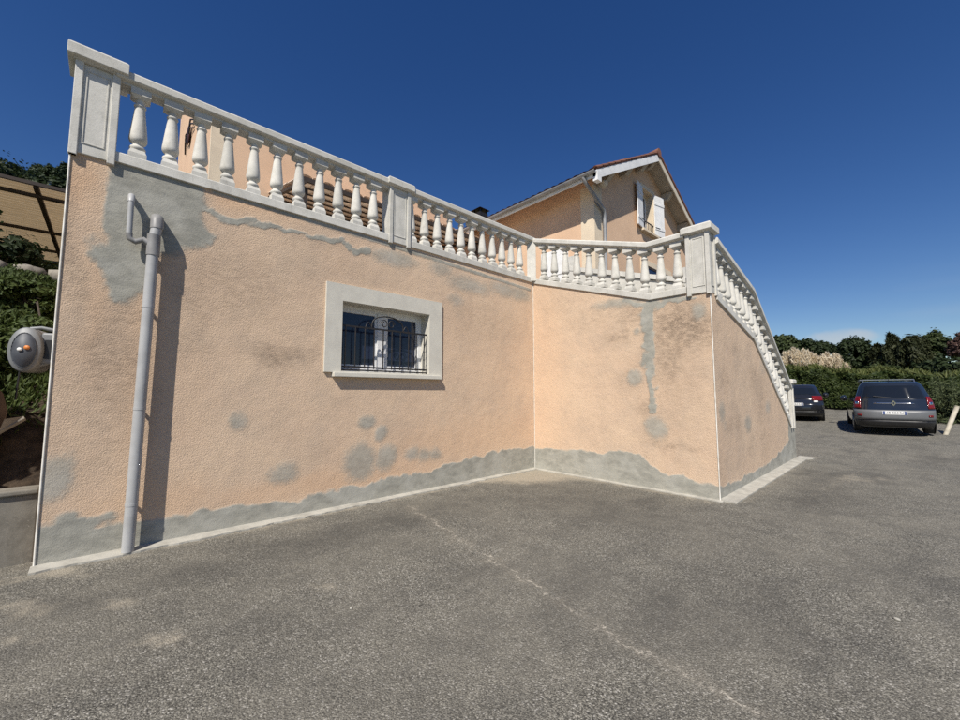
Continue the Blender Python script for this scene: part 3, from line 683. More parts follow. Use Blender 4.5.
pillar(b1, -6.715, -6.395, -.045, .265, 3.745, 4.63, ('-y', '-x'))
pillar(b1, -3.375, -3.005, -.045, .235, 3.765, 4.62, ('-y',), .045, .125)
# mitred post in the inner corner
pm = MB(); pm.prism([(-.15, .03), (-.03, -.11), (.12, .10)], 2, ZB1+.02, ZB1+.86); pm.build('corner_post', M_STONE, b1, .006)

b2 = thing('stair_balustrade', 'white balustrade sloping down the short wall to the corner pillar', 'balustrade')
def zb2(y): return float(np.interp(-y, [0, 2.41, 3.3], [ZB1, 2.992, 2.992]))
XB = .05
rails(b2, [(XB, YB-.02, zb2(0)), (XB, -2.41, zb2(-2.41)), (XB, -2.975, zb2(-2.975))])
for k in range(11):
    y = -.25 - k*.259; bal(b2, XB, y, zb2(y))
pillar(b2, -.045, .255, Y3-.03, Y3+.30, 2.965, 3.865, ('-y', '-x'), .046, .125)

b3 = thing('descending_balustrade', 'white balustrade running down the far stair wall towards the parked cars', 'balustrade')
def zb3(x): return float(np.interp(x, [.25, 2.2, 5.2], [2.885, 2.465, .605]))
YB3 = Y3 + .05
rails(b3, [(.24, YB3, zb3(.24)), (2.2, YB3, zb3(2.2)), (5.0, YB3, zb3(5.0))])
for k in range(18):
    x = .42 + k*.2585; bal(b3, x, YB3, zb3(x))
pillar(b3, 4.97, 5.25, Y3-.05, Y3+.24, .735, 1.70, ('-y',), .055, .11)

# stairs behind the balustrades
stt = thing('outside_staircase', 'concrete outside stairs behind the white balustrades', 'stairs')
for k in range(4): MB().box((.15, -.35-(k+1)*.51, 2.2), (1.45, -.35-k*.51, 3.58-k*.17)).build('step', M_FOOT, stt)
MB().box((.15, Y3+.16, 2.2), (1.45, -2.40, 2.90)).build('landing', M_FOOT, stt)
for k in range(14): MB().box((1.46+k*.25, Y3+.16, -.05), (1.46+(k+1)*.25, -1.95, max(.12, 2.72-k*.19))).build('step', M_FOOT, stt)
sp = thing('stair_parapet', 'low white parapet on the house side of the outside stairs', 'parapet')
MB().prism([(-2.4, 2.9), (-2.4, 3.55), (.25, 4.40), (.25, 3.55)], 0, 1.50, 1.64).build('parapet_wall', M_STONE, sp)
MB().prism([(-2.45, 3.55), (-2.45, 3.65), (.28, 4.52), (.28, 4.42)], 0, 1.46, 1.68).build('coping', M_STONE, sp)
for y in (.05, -2.35): MB().box((1.47, y-.1, 3.0), (1.67, y+.1, 4.70 if y > 0 else 3.85)).build('post', M_STONE, sp)

# ------------------------------------------------------------------ downpipe on the long wall
dp = thing('wall_downpipe', 'grey plastic downpipe with a side branch standing against the pink wall', 'downpipe', (0, 0, 0))
pt = on(1, -.11, 157, 226); pb = on(1, -.11, 128, 545); pt[1] = pb[1] = -.11
rP = .048
ptee = on(1, -.11, 153.5, 245)
MB().tube([(ptee[0], -.11, ptee[2]-.05), (pb[0], -.11, .02)], rP, 18).build('pipe', M_PVC, dp)
MB().tube([(pt[0], -.11, pt[2]-.02), (ptee[0], -.11, ptee[2]+.05)], rP*.98, 18).build('pipe', M_PVC, dp)
MB().tube([(pt[0], .02, pt[2]+.10), (pt[0], -.03, pt[2]+.10), (pt[0], -.075, pt[2]+.085), (pt[0], -.10, pt[2]+.05), (pt[0], -.11, pt[2]-.035)], rP*1.12, 18).build('elbow', M_PVCD, dp)
MB().tube([(ptee[0], -.11, ptee[2]+.10), (ptee[0], -.11, ptee[2]-.11)], rP*1.14, 18).build('tee', M_PVCD, dp)
q0 = on(1, -.09, 131.5, 199); q1 = on(1, -.09, 129, 236); rb = .024
MB().tube([(q0[0], -.09, q0[2]-.02), (q1[0], -.09, q1[2])], rb, 14).build('branch_pipe', M_PVC, dp)
MB().tube([(q0[0], .02, q0[2]+.05), (q0[0], -.04, q0[2]+.05), (q0[0], -.075, q0[2]+.035), (q0[0], -.09, q0[2]-.03)], rb*1.15, 14).build('elbow', M_PVC, dp)
MB().tube([(q1[0], -.09, q1[2]+.03), (q1[0]+.005, -.09, q1[2]-.02), (q1[0]+.05, -.093, q1[2]-.045), (ptee[0]-.08, -.10, ptee[2]+.035), (ptee[0], -.11, ptee[2]-.02)], [rb*1.15, rb*1.15, rb*1.15, rb*1.3, rb*1.3], 14).build('elbow', M_PVCD, dp)
for z in (.45, 1.35, 2.35):
    x = pb[0] + (ptee[0]-pb[0])*z/ptee[2]
    c = MB().tube([(x, -.11, z-.012), (x, -.11, z+.012)], rP*1.06, 18); c.box((x-.012, -.06, z-.012), (x+.012, .0, z+.012)); c.build('clip', M_PVC, dp)

# ------------------------------------------------------------------ house
XH, YG = 2.20, -.14
RX, RZ, SL = 5.15, 8.50, .53
hs = thing('house', 'pink gabled house with red tiled roof behind the terrace balustrade', 'house')
def zr(x): return RZ - SL*abs(x-RX)
XE0, XE1, YO, YE = 1.68, 8.62, YG-.41, 9.5
gx1 = 8.15
wx = (4.83, 5.55, 6.25, 7.52)
# gable wall around its window opening
g = MB()
g.prism([(XH, -.1), (wx[0], -.1), (wx[0], zr(wx[0])-.105), (XH, zr(XH)-.115)], 1, YG, YG+.3)
g.prism([(wx[1], -.1), (gx1, -.1), (gx1, zr(gx1)-.105), (wx[1], zr(wx[1])-.105)], 1, YG, YG+.3)
g.prism([(wx[0], -.1), (wx[1], -.1), (wx[1], wx[2]), (wx[0], wx[2])], 1, YG, YG+.3)
g.prism([(wx[0], wx[3]), (wx[1], wx[3]), (wx[1], zr(wx[1])-.105), (RX, RZ-.105), (wx[0], zr(wx[0])-.105)], 1, YG, YG+.3)
g.build('gable_wall', M_HOUSE, hs)
MB().box((XH, YG+.3, -.1), (XH+.3, YE-.2, zr(XH)-.115)).build('side_wall', M_HOUSE, hs)
MB().box((gx1-.3, YG+.3, -.1), (gx1, YE-.2, zr(gx1)-.105)).build('side_wall', M_HOUSE, hs)
q = MB(); q.box((XH-.022, YG-.022, 3.5), (XH-.001, YG+.36, zr(XH)-.3)); q.box((XH-.001, YG-.022, 3.5), (XH+.34, YG-.001, zr(XH)-.3))
q.build('corner_band', M_HOUSEL, hs)
# roof deck, soffit, fascias, tiles
rf = MB()
for (xa, xb) in ((XE0, RX), (XE1, RX)):
    za, zb_ = zr(xa), zr(xb)
    rf.add([(xa, YO+.03, za-.02), (xb, YO+.03, zb_-.02), (xb, YE, zb_-.02), (xa, YE, za-.02), (xa, YO+.03, za-.10), (xb, YO+.03, zb_-.10), (xb, YE, zb_-.10), (xa, YE, za-.10)],
           [(0, 1, 2, 3), (7, 6, 5, 4), (0, 4, 5, 1), (1, 5, 6, 2), (2, 6, 7, 3), (3, 7, 4, 0)])
roof = rf.build('roof', M_SOFFIT, hs)
for (xa, mm) in ((XE0, M_WHITE), (XE1, M_CREAMP)):
    za = zr(xa)
    MB().add([(xa, YO, za-.22), (RX, YO, RZ-.22), (RX, YO, RZ+.0), (xa, YO, za+.0), (xa, YO+.03, za-.22), (RX, YO+.03, RZ-.22), (RX, YO+.03, RZ), (xa, YO+.03, za)],
             [(0, 1, 2, 3), (7, 6, 5, 4), (0, 4, 5, 1), (1, 5, 6, 2), (2, 6, 7, 3), (3, 7, 4, 0)]).build('bargeboard', mm, roof)
MB().box((XE0-.01, YO+.03, zr(XE0)-.16), (XE0+.02, YE, zr(XE0)-.01)).build('fascia', M_WHITE, roof)
MB().prism([(XE0+.02, zr(XE0)-.13), (XH, zr(XH)-.13), (XH, zr(XH)-.11), (XE0+.02, zr(XE0)-.11)], 1, YG, YE).build('eave_soffit', M_HOUSE, roof)
MB().box((XE0-.01, YO-.02, zr(XE0)-.26), (XE0+.16, YO+.10, zr(XE0)-.02)).build('eave_end_block', M_WHITE, roof)
tl = MB()                                     # roll tiles over both slopes
nT = 12
for sgn, xe in ((-1, XE0-.05), (1, XE1+.05)):
    run = abs(RX-xe); nseg = nT
    ys_ = np.arange(YO-.02, YE, .055)
    for k in range(nseg):
        xa = xe - sgn*run*k/nseg; xb = xe - sgn*(run*(k+1)/nseg + .03)
        vs = []
        for y in ys_:
            w_ = .035*abs(math.sin((y-YO)*math.pi/.22))
            vs += [(xa, y, zr(xa)+.045+w_), (xb, y, zr(xb)+.015+w_)]
        fs = [(2*i, 2*i+2, 2*i+3, 2*i+1) if sgn < 0 else (2*i, 2*i+1, 2*i+3, 2*i+2) for i in range(len(ys_)-1)]
        tl.add(vs, fs, True)
tl.build('roof_tiles', M_TILE, roof)['kind'] = 'stuff'
ve = MB()
Lr = math.hypot(RX-XE0, RZ-zr(XE0))/nT
ve.tube([(0, 0, 0), (Lr*1.12, 0, .0)], [.062, .054], 10); vm = ve.mesh('verge_tile')
for sgn in (-1, 1):
    for k in range(nT):
        xa = (XE0 if sgn < 0 else XE1) - sgn*abs(RX-XE0)*k/nT
        inst('verge_tile', vm, M_TILE, roof, (xa, YO+.045, zr(xa)+.035), (0, -math.atan(SL) + (0 if sgn < 0 else 0), 0) if sgn < 0 else (0, math.pi+math.atan(SL), 0), (1, 1, 1) if sgn < 0 else (1, 1.3, 1.35))
rt_ = MB(); rt_.tube([(0, 0, 0), (0, .45, 0)], [.13, .11], 10); rm = rt_.mesh('ridge_tile')
for k in range(25): inst('ridge_tile', rm, M_TILE, roof, (RX, YO-.03+k*.405, RZ+.03))
for x in (2.62, 3.60, 4.55, RX, 6.30, 7.5):
    z = zr(x)-.10
    MB().prism([(YO+.05, z-.01), (YO+.05, z-.06), (YO+.24, z-.24), (YG+.02, z-.24), (YG+.02, z-.01)], 0, x-.075, x+.075).build('purlin', M_SOFFIT, roof, .004)
# gutter and its pipe
gt = MB(); gzv = zr(XE0)-.04
prof = [(.062*math.cos(a), .062*math.sin(a)) for a in np.linspace(math.pi, 2*math.pi, 9)] + [(.055*math.cos(a), .055*math.sin(a)) for a in np.linspace(2*math.pi, math.pi, 9)]
gt.prism([(XE0-.068+a, gzv+b) for a, b in prof], 1, YO+.0, YE); gt.build('gutter', M_ZINC, roof)
gp = MB(); gp.tube([(XE0-.06, YG-.08, gzv-.05), (XE0-.04, YG-.10, gzv-.14), (XE0+.35, YG-.11, gzv-.36), (2.50, YG-.09, 6.06), (2.56, YG-.075, 5.94), (2.57, YG-.07, 5.8), (2.57, YG-.07, .1)], .045, 12)
gp.build('rainwater_pipe', M_ZINC, hs)
# gable window and shutters
wd = MB(); ring(wd, wx[0]-.11, wx[1]+.11, wx[2]-.02, wx[3]+.12, wx[0], wx[1], wx[2], wx[3], YG-.03, YG+.002)
for (a, b) in ((wx[0]-.001, wx[0]+.012), (wx[1]-.012, wx[1]+.001)): wd.box((a, YG-.0, wx[2]), (b, YG+.28, wx[3]))
wd.box((wx[0], YG, wx[3]-.012), (wx[1], YG+.28, wx[3])); w2 = wd.build('window', M_HOUSEL, hs); w2['label'] = 'upper gable window with open white shutters'
MB().box((wx[0]-.16, YG-.12, wx[2]-.08), (wx[1]+.16, YG-.002, wx[2]-.02)).build('sill', M_HOUSEL, w2)
fr = MB(); ring(fr, wx[0]+.012, wx[1]-.012, wx[2], wx[3]-.012, wx[0]+.07, wx[1]-.07, wx[2]+.06, wx[3]-.07, YG+.20, YG+.25); fr.build('frame', M_WHITE, w2)
MB().box((wx[0]+.07, YG+.22, wx[2]+.06), (wx[1]-.07, YG+.226, wx[3]-.07)).build('pane', M_GLASS, w2)
def shutter(hx, ang, sgn):
    M = Matrix.Translation((hx, YG-.04, wx[2])) @ Matrix.Rotation(ang, 4, 'Z')
    s = MB(); h = wx[3]-wx[2]; w_ = .46
    for k in range(4): s.box((sgn*(.002+k*w_/4) if sgn > 0 else -(.002+(k+1)*w_/4), -.016, .0), (sgn*((k+1)*w_/4-.004) if sgn > 0 else -(k*w_/4+.004), .016, h), M)
    for z in (.2, h-.3): s.box((0 if sgn > 0 else -w_, -.03, z), (w_ if sgn > 0 else 0, -.016, z+.08), M)
    o = s.build('shutter', M_WHITE, w2)
    MB().box((.0 if sgn > 0 else -.22, -.038, .24), (.22 if sgn > 0 else 0, -.03, .26), M).build('hinge', M_IRON, o)
shutter(wx[0]-.03, R(8), -1); shutter(wx[1]+.03, R(-12), 1)
rl = MB()
for z in (wx[2]+.28, wx[2]+.04): rl.box((wx[0], YG-.02, z), (wx[1], YG-.0, z+.025))
for k in range(7): x = wx[0]+.05+k*.10; rl.box((x, YG-.018, wx[2]), (x+.014, YG-.004, wx[2]+.29))
rl.build('guard_rail', M_IRON, w2)
# glazed door in the gable, half hidden by the stairs
gd = MB(); ring(gd, 4.62, 6.70, 3.0, 5.36, 4.86, 6.50, 3.05, 5.20, YG-.035, YG-.001); d2 = gd.build('glazed_door', M_HOUSEL, hs)
MB().box((4.86, YG-.016, 3.05), (6.50, YG-.006, 5.20)).build('pane', M_GLASS, d2)
fd = MB(); ring(fd, 4.86, 6.50, 3.05, 5.20, 4.93, 6.43, 3.15, 5.13, YG-.03, YG-.016); fd.box((5.64, YG-.03, 3.15), (5.72, YG-.016, 5.13)); fd.build('frame', M_DARKW, d2)
# white door in the side wall, behind the balusters
wdm = MB(); wdm.box((XH-.03, .62, 3.7), (XH-.002, 1.50, 5.28)); dr = wdm.build('door', M_WHITE, hs, .004)
MB().box((XH-.045, .72, 4.6), (XH-.03, 1.40, 5.15)).build('door_panel', M_WHITE, dr)
# round lamp under the eave
lp = MB(); lp.lathe([(.05, -.10), (.085, -.06), (.10, .0), (.085, .05), (.03, .09)], (2.36, YG-.20, zr(2.36)-.38), 14, Matrix.Rotation(R(70), 3, 'X'))
lp.box((2.33, YG-.12, zr(2.36)-.36), (2.39, YG+.0, zr(2.36)-.30)); lp.build('floodlight', M_CREAMP, hs)
# chimney
ch = MB(); ch.box((4.78, 6.75, 8.2), (5.22, 7.2, 9.16)); c_ = ch.build('chimney', M_IRON, hs)
cc_ = MB(); cc_.hexa([(4.70, 6.68, 9.30), (5.30, 6.68, 9.30), (5.30, 7.3, 9.30), (4.70, 7.3, 9.30)], [(4.86, 6.85, 9.42), (5.14, 6.85, 9.42), (5.14, 7.1, 9.42), (4.86, 7.1, 9.42)])
for (a, b) in ((4.80, 6.77), (5.15, 6.77), (4.80, 7.13), (5.15, 7.13)): cc_.box((a, b, 9.16), (a+.05, b+.05, 9.30))
cc_.build('chimney_cap', M_BLACK, c_)

# ------------------------------------------------------------------ rear wing with tiled porch canopy
wg = thing('terrace_wing', 'low pink wing of the house seen between the balusters of the long wall', 'wing')
YW = 5.45
WX = -4.87
YWE = 13.0; YWZ = 8.0 + .53*(YWE-YW)
MB().prism([(YW, 3.7), (YWE, 3.7), (YWE, YWZ), (YW, 8.0)], 0, WX, XH-.01).build('wall', M_HOUSE, wg)
MB().prism([(YW-.02, 3.7), (YW+.16, 3.7), (YW+.16, 7.97), (YW-.02, 7.92)], 0, WX-.025, WX-.001).build('corner_band', M_HOUSEL, wg)
MB().box((WX-.025, YW-.022, 3.7), (WX+.34, YW-.001, 7.92)).build('corner_band', M_HOUSEL, wg)
MB().prism([(YW-.05, 7.98), (YWE, YWZ+.005), (YWE, YWZ+.10), (YW-.05, 8.07)], 0, WX-.02, XH-.02).build('roof', M_TILE, wg)
cp = thing('porch_canopy', 'terracotta tiled porch canopy on dark battens against the rear wing', 'canopy')
ca, cb = -3.66, 1.35                         # left and right ends
cy0, cz0, cy1, cz1 = 3.0, 5.86, 5.44, 6.42
def cz(y): return cz0 + (cz1-cz0)*(y-cy0)/(cy1-cy0)
nrow, pitch = 5, .225
Lc = (cy1-cy0)/nrow
half = [(.112*math.cos(a), .055*math.sin(a)) for a in np.linspace(math.pi, 0, 9)]
tm = MB(); vs = []; sl = (cz1-cz0)/(cy1-cy0)
for (x, z) in half: vs += [(x, 0, z), (x*.86, Lc*1.12, z + sl*Lc*1.12)]
tm.add(vs, [(2*i, 2*i+1, 2*i+3, 2*i+2) for i in range(8)], True)
tmm = tm.mesh('canal_tile'); tmm.materials.append(M_TILEP)
tm2 = MB(); vs = []
for (x, z) in half: vs += [(x*.8, 0, -z*.6+.03), (x, Lc*1.12, -z*.6 + sl*Lc*1.12+.03)]
tm2.add(vs, [(2*i, 2*i+2, 2*i+3, 2*i+1) for i in range(8)], True); tmm2 = tm2.mesh('channel_tile'); tmm2.materials.append(M_TILEP)
ncol = int((cb-ca)/pitch)
for r_ in range(nrow):
    for k in range(ncol):
        y = cy0 + r_*Lc; x = ca + .1 + k*pitch
        inst('tile', tmm, None, cp, (x, y, cz(y)+.06)); inst('tile', tmm2, None, cp, (x+pitch/2, y, cz(y)-.0))
for r_ in range(nrow+1):
    y = cy0 + r_*Lc*.995 + .005
    MB().box((ca, y-.018, cz(y)-.050), (cb, y+.018, cz(y)-.022)).build('batten', M_DARKW, cp)
for x in (ca+.03, cb-.03):
    MB().prism([(cy0-.08, cz(cy0)-.12), (cy1, cz(cy1)-.12), (cy1, cz(cy1)-.052), (cy0-.08, cz(cy0)-.052)], 0, x-.035, x+.035).build('rafter', M_DARKW, cp)
MB().box((ca, cy0-.06, cz0-.06), (cb, cy0-.025, cz0+.03)).build('eave_board', M_DARKW, cp)
for x in (ca+.1, cb-.1): MB().box((x-.06, cy0+.1, 3.78), (x+.06, cy0+.22, cz0-.1)).build('post', M_DARKW, cp)
# wall ornament
orn = thing('wall_ornament', 'dark insect shaped metal ornament hung on the wing behind the balusters', 'ornament')
oc = on(0, WX-.06, 188.5, 134)
M3 = Matrix.Rotation(R(90), 3, 'X')
b = MB(); b.lathe([(.01, -.17), (.05, -.13), (.065, -.06), (.045, .0), (.06, .05), (.045, .10), (.0, .15)], (0, 0, 0), 10)
o = b.build('body', simple('rusty_metal', (.05, .015, .012), (.03, .012, .01), 10, .6), orn); o.scale = (.6, 4.5, 2.0); o.location = oc
for s_ in (-1, 1):
    for k in range(3):
        z = .10 - k*.13
        MB().tube([(oc[0], oc[1], oc[2]+z), (oc[0]-.02, oc[1]+s_*.5, oc[2]+z+.10), (oc[0]+.03, oc[1]+s_*.9, oc[2]+z-.08)], .022, 6).build('leg', M_IRON, orn)

# ------------------------------------------------------------------ foliage builders
def leaf_mesh(name, pts, nrm, size, m, aspect=1.6, tintv=None, jitter=.6, align=None):
    """one leaf quad per point"""
    n = len(pts); pts = np.asarray(pts); nrm = nrm + rng.normal(0, jitter, (n, 3)); nrm /= np.linalg.norm(nrm, axis=1)[:, None] + 1e-9
    a = np.cross(nrm, rng.normal(0, 1, (n, 3))); a /= np.linalg.norm(a, axis=1)[:, None] + 1e-9
    if align is not None:
        al = np.asarray(align)[None] + rng.normal(0, .35, (n, 3)); a = al - nrm*(al*nrm).sum(1)[:, None]; a /= np.linalg.norm(a, axis=1)[:, None] + 1e-9
    b = np.cross(nrm, a)
    s = (size * rng.uniform(.6, 1.35, n))[:, None]
    v = np.stack([pts - a*s*aspect*.5, pts + b*s*.5 + nrm*s*.12, pts + a*s*aspect*.5, pts - b*s*.5 + nrm*s*.12], 1).reshape(-1, 3)
    f = np.arange(4*n).reshape(-1, 4)
    me = bpy.data.meshes.new(name); fill(me, v, f, False)
    tv = rng.beta(1.6, 2.2, n) if tintv is None else np.clip(tintv, 0, 1)
    fattr(me, 'tint', tv, 'FACE'); me.materials.append(m); return me
def mobj(name, me, parent=None):
    o = bpy.data.objects.new(name, me); COL.objects.link(o); o.parent = parent; return o
def clump_pts(c, r, n, nclump, cs=.34, fill_=.35):
    """leaves gathered in clumps on and inside an ellipsoid"""
    c = np.array(c); r = np.array(r)
    d = rng.normal(0, 1, (nclump, 3)); d /= np.linalg.norm(d, axis=1)[:, None]
    d[:, 2] = np.where(d[:, 2] < -.55, -d[:, 2], d[:, 2])
    rad = rng.uniform(fill_, 1.0, nclump)**.5
    cc = d*rad[:, None]
    k = rng.integers(0, nclump, n)
    q = rng.normal(0, .48, (n, 3)); q[:, 2] *= 1.15
    cl = cs*rng.uniform(.6, 1.25, nclump)
    p = cc[k] + q*cl[k][:, None]
    tint = .45*rng.beta(2, 2, nclump)[k] + .55*rng.beta(1.5, 2, n)
    nr = q*.7 + d[k]*.5 + np.array([0, 0, .35])
    return c + p*r, nr, tint
def tree(name, label, base, crowns, n, size, m, nclump=60, trunk=.16, cat='tree', group=None, cs=.30, aspect=1.6, align=None):
    t_ = thing(name, label, cat, base, 0, group); bx, by, bz = base
    P, N_, T = [], [], []
    tot = sum(c[1][0]*c[1][1]*c[1][2] for c in crowns)
    tr = MB()
    for (c, r) in crowns:
        w = r[0]*r[1]*r[2]/tot
        p, q, t2 = clump_pts(np.array(c)-base, r, int(n*w)+1, max(6, int(nclump*max(w, .15))), cs); P.append(p); N_.append(q); T.append(t2)
        c0 = np.array(c)-base
        tr.tube([(0, 0, max(0, (c0[2]-r[2])*.4)), (c0[0]*.5, c0[1]*.5, max(.2, (c0[2]-r[2]*.7)*.8)), tuple(c0 + [0, 0, r[2]*.2]), tuple(c0 + [r[0]*.2, 0, r[2]*.75])], [trunk, trunk*.7, trunk*.4, trunk*.12], 8)
        for k in range(5):
            a = k*1.26 + bx; e = c0 + np.array([math.cos(a)*r[0]*.75, math.sin(a)*r[1]*.75, rng.uniform(-.2, .6)*r[2]])
            tr.tube([tuple(c0 - [0, 0, r[2]*.4]), tuple((c0+e)/2 + [0, 0, .1*r[2]]), tuple(e)], [trunk*.4, trunk*.22, trunk*.06], 6)
    tr.tube([(0, 0, -.3), (.02, .02, max(.5, float(np.mean([c[0][2] for c in crowns]))-bz))], [trunk*1.2, trunk*.6], 8)
    tr.build('trunk', M_BARK, t_)
    mobj('crown', leaf_mesh('crown', np.concatenate(P), np.concatenate(N_), size, m, aspect, np.concatenate(T), align=align), t_)
    return t_

# ------------------------------------------------------------------ right background: hedge, pampas, trees
def at(px, py, D): return depth(px, py, D)
hd = thing('clipped_hedge', 'long clipped green hedge behind the two parked cars', 'hedge', (19.5, 0, .6))
hd.location = (0, 0, 0)
ha, hb = np.array([18.5, 8.0]), np.array([22.0, -9.5])
n = 52000; u_ = rng.uniform(0, 1, n); L_ = hb-ha; nn = np.array([-L_[1], L_[0]]); nn = -nn/np.linalg.norm(nn)
if nn[0] > 0: nn = -nn
topz = lambda u: 3.05 - 1.0*np.clip(u*1.35-.25, 0, 1) + .08*np.sin(u*37) + .06*np.sin(u*91)
which = rng.uniform(0, 1, n); P = np.zeros((n, 3)); NRM = np.zeros((n, 3))
zz = rng.uniform(.3, 1, n)**.9*topz(u_); bul = .10*np.sin(u_*60+zz*2)+.08*np.sin(u_*130-zz*3)
fr_ = which < .68
P[:, :2] = ha + L_*u_[:, None]; dep = np.where(fr_, bul - rng.exponential(.07, n), -rng.uniform(0, 1.3, n))
P[:, :2] += nn*dep[:, None]; P[:, 2] = np.where(fr_, zz, topz(u_) + bul*.5 - rng.exponential(.06, n))
NRM[:, :2] = np.where(fr_[:, None], nn, 0); NRM[:, 2] = np.where(fr_, .3, 1)
keepb = P[:, 2] < topz(u_)+.12
mobj('foliage', leaf_mesh('foliage', P[keepb], NRM[keepb], .13, L_HEDGE), hd)
core = MB(); core.sweep([(.25, .0), (.25, 2.55), (1.3, 2.55), (1.3, 0)], [(hb[0], hb[1], -.8), (20.4, -1.5, -.3), (ha[0], ha[1], .1)])
core.build('branches', simple('hedge_wood', (.02, .022, .012), (.03, .028, .018), 6, .95), hd)
# tall grass fringe on top of the bank behind the hedge
gn = 5000; u2 = rng.uniform(.28, .85, gn); gp = np.zeros((gn, 3)); gp[:, :2] = ha + L_*u2[:, None] - nn*rng.uniform(.5, 1.4, gn)[:, None]; gp[:, 2] = topz(u2)+rng.uniform(-.05, .28, gn)
mobj('tall_grass', leaf_mesh('tall_grass', gp, np.tile([-1., 0, .1], (gn, 1)), .06, L_GRASS, 6, jitter=.5, align=(.1, .1, 1)), None)
tag(bpy.data.objects['tall_grass'], 'pale tall grass fringe above the clipped hedge', 'grass', kind='stuff')

pam = thing('pampas_grass', 'wide clump of cream pampas grass plumes above the hedge', 'pampas grass', (21.5, 3.5, .7))
pam.location = (0, 0, 0)
pl, pln, plt_ = [], [], []; stalk = MB()
tops = np.interp
for k in range(75):
    px = rng.uniform(784, 847); hgt = np.interp(px, [784, 792, 805, 815, 822, 832, 838, 847], [353, 349, 350, 353, 356, 351, 352, 368]) + rng.uniform(-2, 7)
    D = rng.uniform(22.6, 24.5); c = at(px, hgt, D); L2 = rng.uniform(.75, 1.15); tb = rng.uniform(-.2, .2)
    lean = rng.normal(0, .10, 2)
    m_ = 210; tt = rng.uniform(0, 1, m_); rad = .135*np.sin(np.clip(tt*.9+.08, 0, 1)*math.pi)**.7
    q = np.stack([rng.normal(0, .5, m_)*rad + lean[0]*(1-tt), rng.normal(0, .5, m_)*rad + lean[1]*(1-tt), -L2*tt], 1)
    pl.append(c+q); pln.append(rng.normal(0, 1, (m_, 3))); plt_.append(np.clip(.75 + tb - .5*tt + rng.normal(0, .22, m_), 0, 1))
    stalk.tube([(c[0]+lean[0]*1.2, c[1]+lean[1]*1.2, .6), tuple(c+[lean[0], lean[1], -L2]), tuple(c)], [.012, .01, .005], 5)
mobj('plumes', leaf_mesh('plumes', np.concatenate(pl), np.concatenate(pln), .045, L_PLUME, 5.0, np.concatenate(plt_), align=(.1, .1, 1)), pam)['kind'] = 'stuff'
stalk.build('stalks', M_POST, pam)['kind'] = 'stuff'
gn = 1400; px = rng.uniform(782, 850, gn); gp = np.array([at(a, rng.uniform(364, 378), rng.uniform(22.6, 24.5)) for a in px])
mobj('leaves', leaf_mesh('leaves', gp, np.tile([-1., 0, .2], (gn, 1)), .05, L_GRASS, 8, jitter=.6, align=(.1, .1, 1)), pam)['kind'] = 'stuff'

def crown_at(px, py, D, wpx, hpx, dr=.8):
    """ellipsoid crown from its pixel centre and half sizes, at distance D"""
    c = at(px, py, D); s = D/F; return (tuple(c), (wpx*s*1.0, wpx*s*dr, hpx*s))
def ground_at(px, D):
    p = at(px, 393, D); return (float(p[0]), float(p[1]), float(gz(p[0], p[1]))-.05)
TR = [
 ('broadleaf_tree', 'dark leafy tree directly left of the pampas plumes', 783, 33, [(783, 350, 18, 13), (776, 345, 9, 9), (793, 348, 9, 9)], L_MID, 12000, .16),
 ('evergreen_tree', 'low dark evergreen rising behind the middle of the pampas plumes', 812, 32, [(808, 350, 13, 9), (822, 352, 13, 9)], L_DARK, 9000, .15),
 ('round_evergreen_tree', 'round dark evergreen tree directly right of the pampas plumes', 853, 29, [(853, 359, 19, 19), (845, 350, 9, 9), (862, 362, 13, 14)], L_DARK, 16000, .14),
 ('conifer_tree', 'slim pale-green conifer right of the round dark evergreen', 879, 27, [(879, 364, 9, 18), (878, 352, 5, 7)], L_CON, 7000, .12),
 ('conifer_tree', 'tall pointed conifer rising above the left side of the estate car', 895, 26, [(895, 362, 13, 20), (893, 345, 7, 9), (891, 340, 4, 6)], L_CON, 11000, .12),
 ('conifer_tree', 'broad brownish conifer above the middle of the estate car', 916, 25, [(915, 358, 16, 20), (917, 345, 8, 8)], L_CON, 13000, .12),
 ('conifer_tree', 'highest dark tree behind the right side of the estate car', 938, 25, [(937, 352, 17, 18), (934, 341, 9, 7), (946, 350, 10, 12), (928, 365, 14, 16)], L_MID, 15000, .12),
 ('russet_tree', 'russet leaved tree at the right edge of the picture', 964, 22, [(962, 349, 14, 10), (972, 340, 14, 12)], L_RUST, 8000, .10),
]
for k, (nm, lab, px, D, cr_, m, n, size) in enumerate(TR):
    tree(nm, lab, ground_at(px, D), [crown_at(a, b, D, c, d) for (a, b, c, d) in cr_], int(n*1.5), size*.9, m, 110, .14, group='trees behind the hedge', cs=.20 if m is not L_CON else .16, aspect=1.6 if m is not L_CON else 3.6, align=None if m is not L_CON else (.15, .1, 1))
# low shrubs filling the bank under the trees
for (px, D, lab, h_) in ((880, 23.5, 'dense dark shrub behind the estate car roof', 16), (905, 23, 'dark shrub under the broad conifer', 14), (935, 21, 'wide dark shrub right of the estate car', 22), (957, 19, 'dark shrub behind the leaning post', 26)):
    tree('shrub', lab, ground_at(px, D), [crown_at(px, 384, D, 20, h_), crown_at(px+6, 396, D-.6, 20, 16)], 9000, .13, L_DARK if px % 2 else L_MID, 40, .06, 'shrub', 'shrubs under the trees')
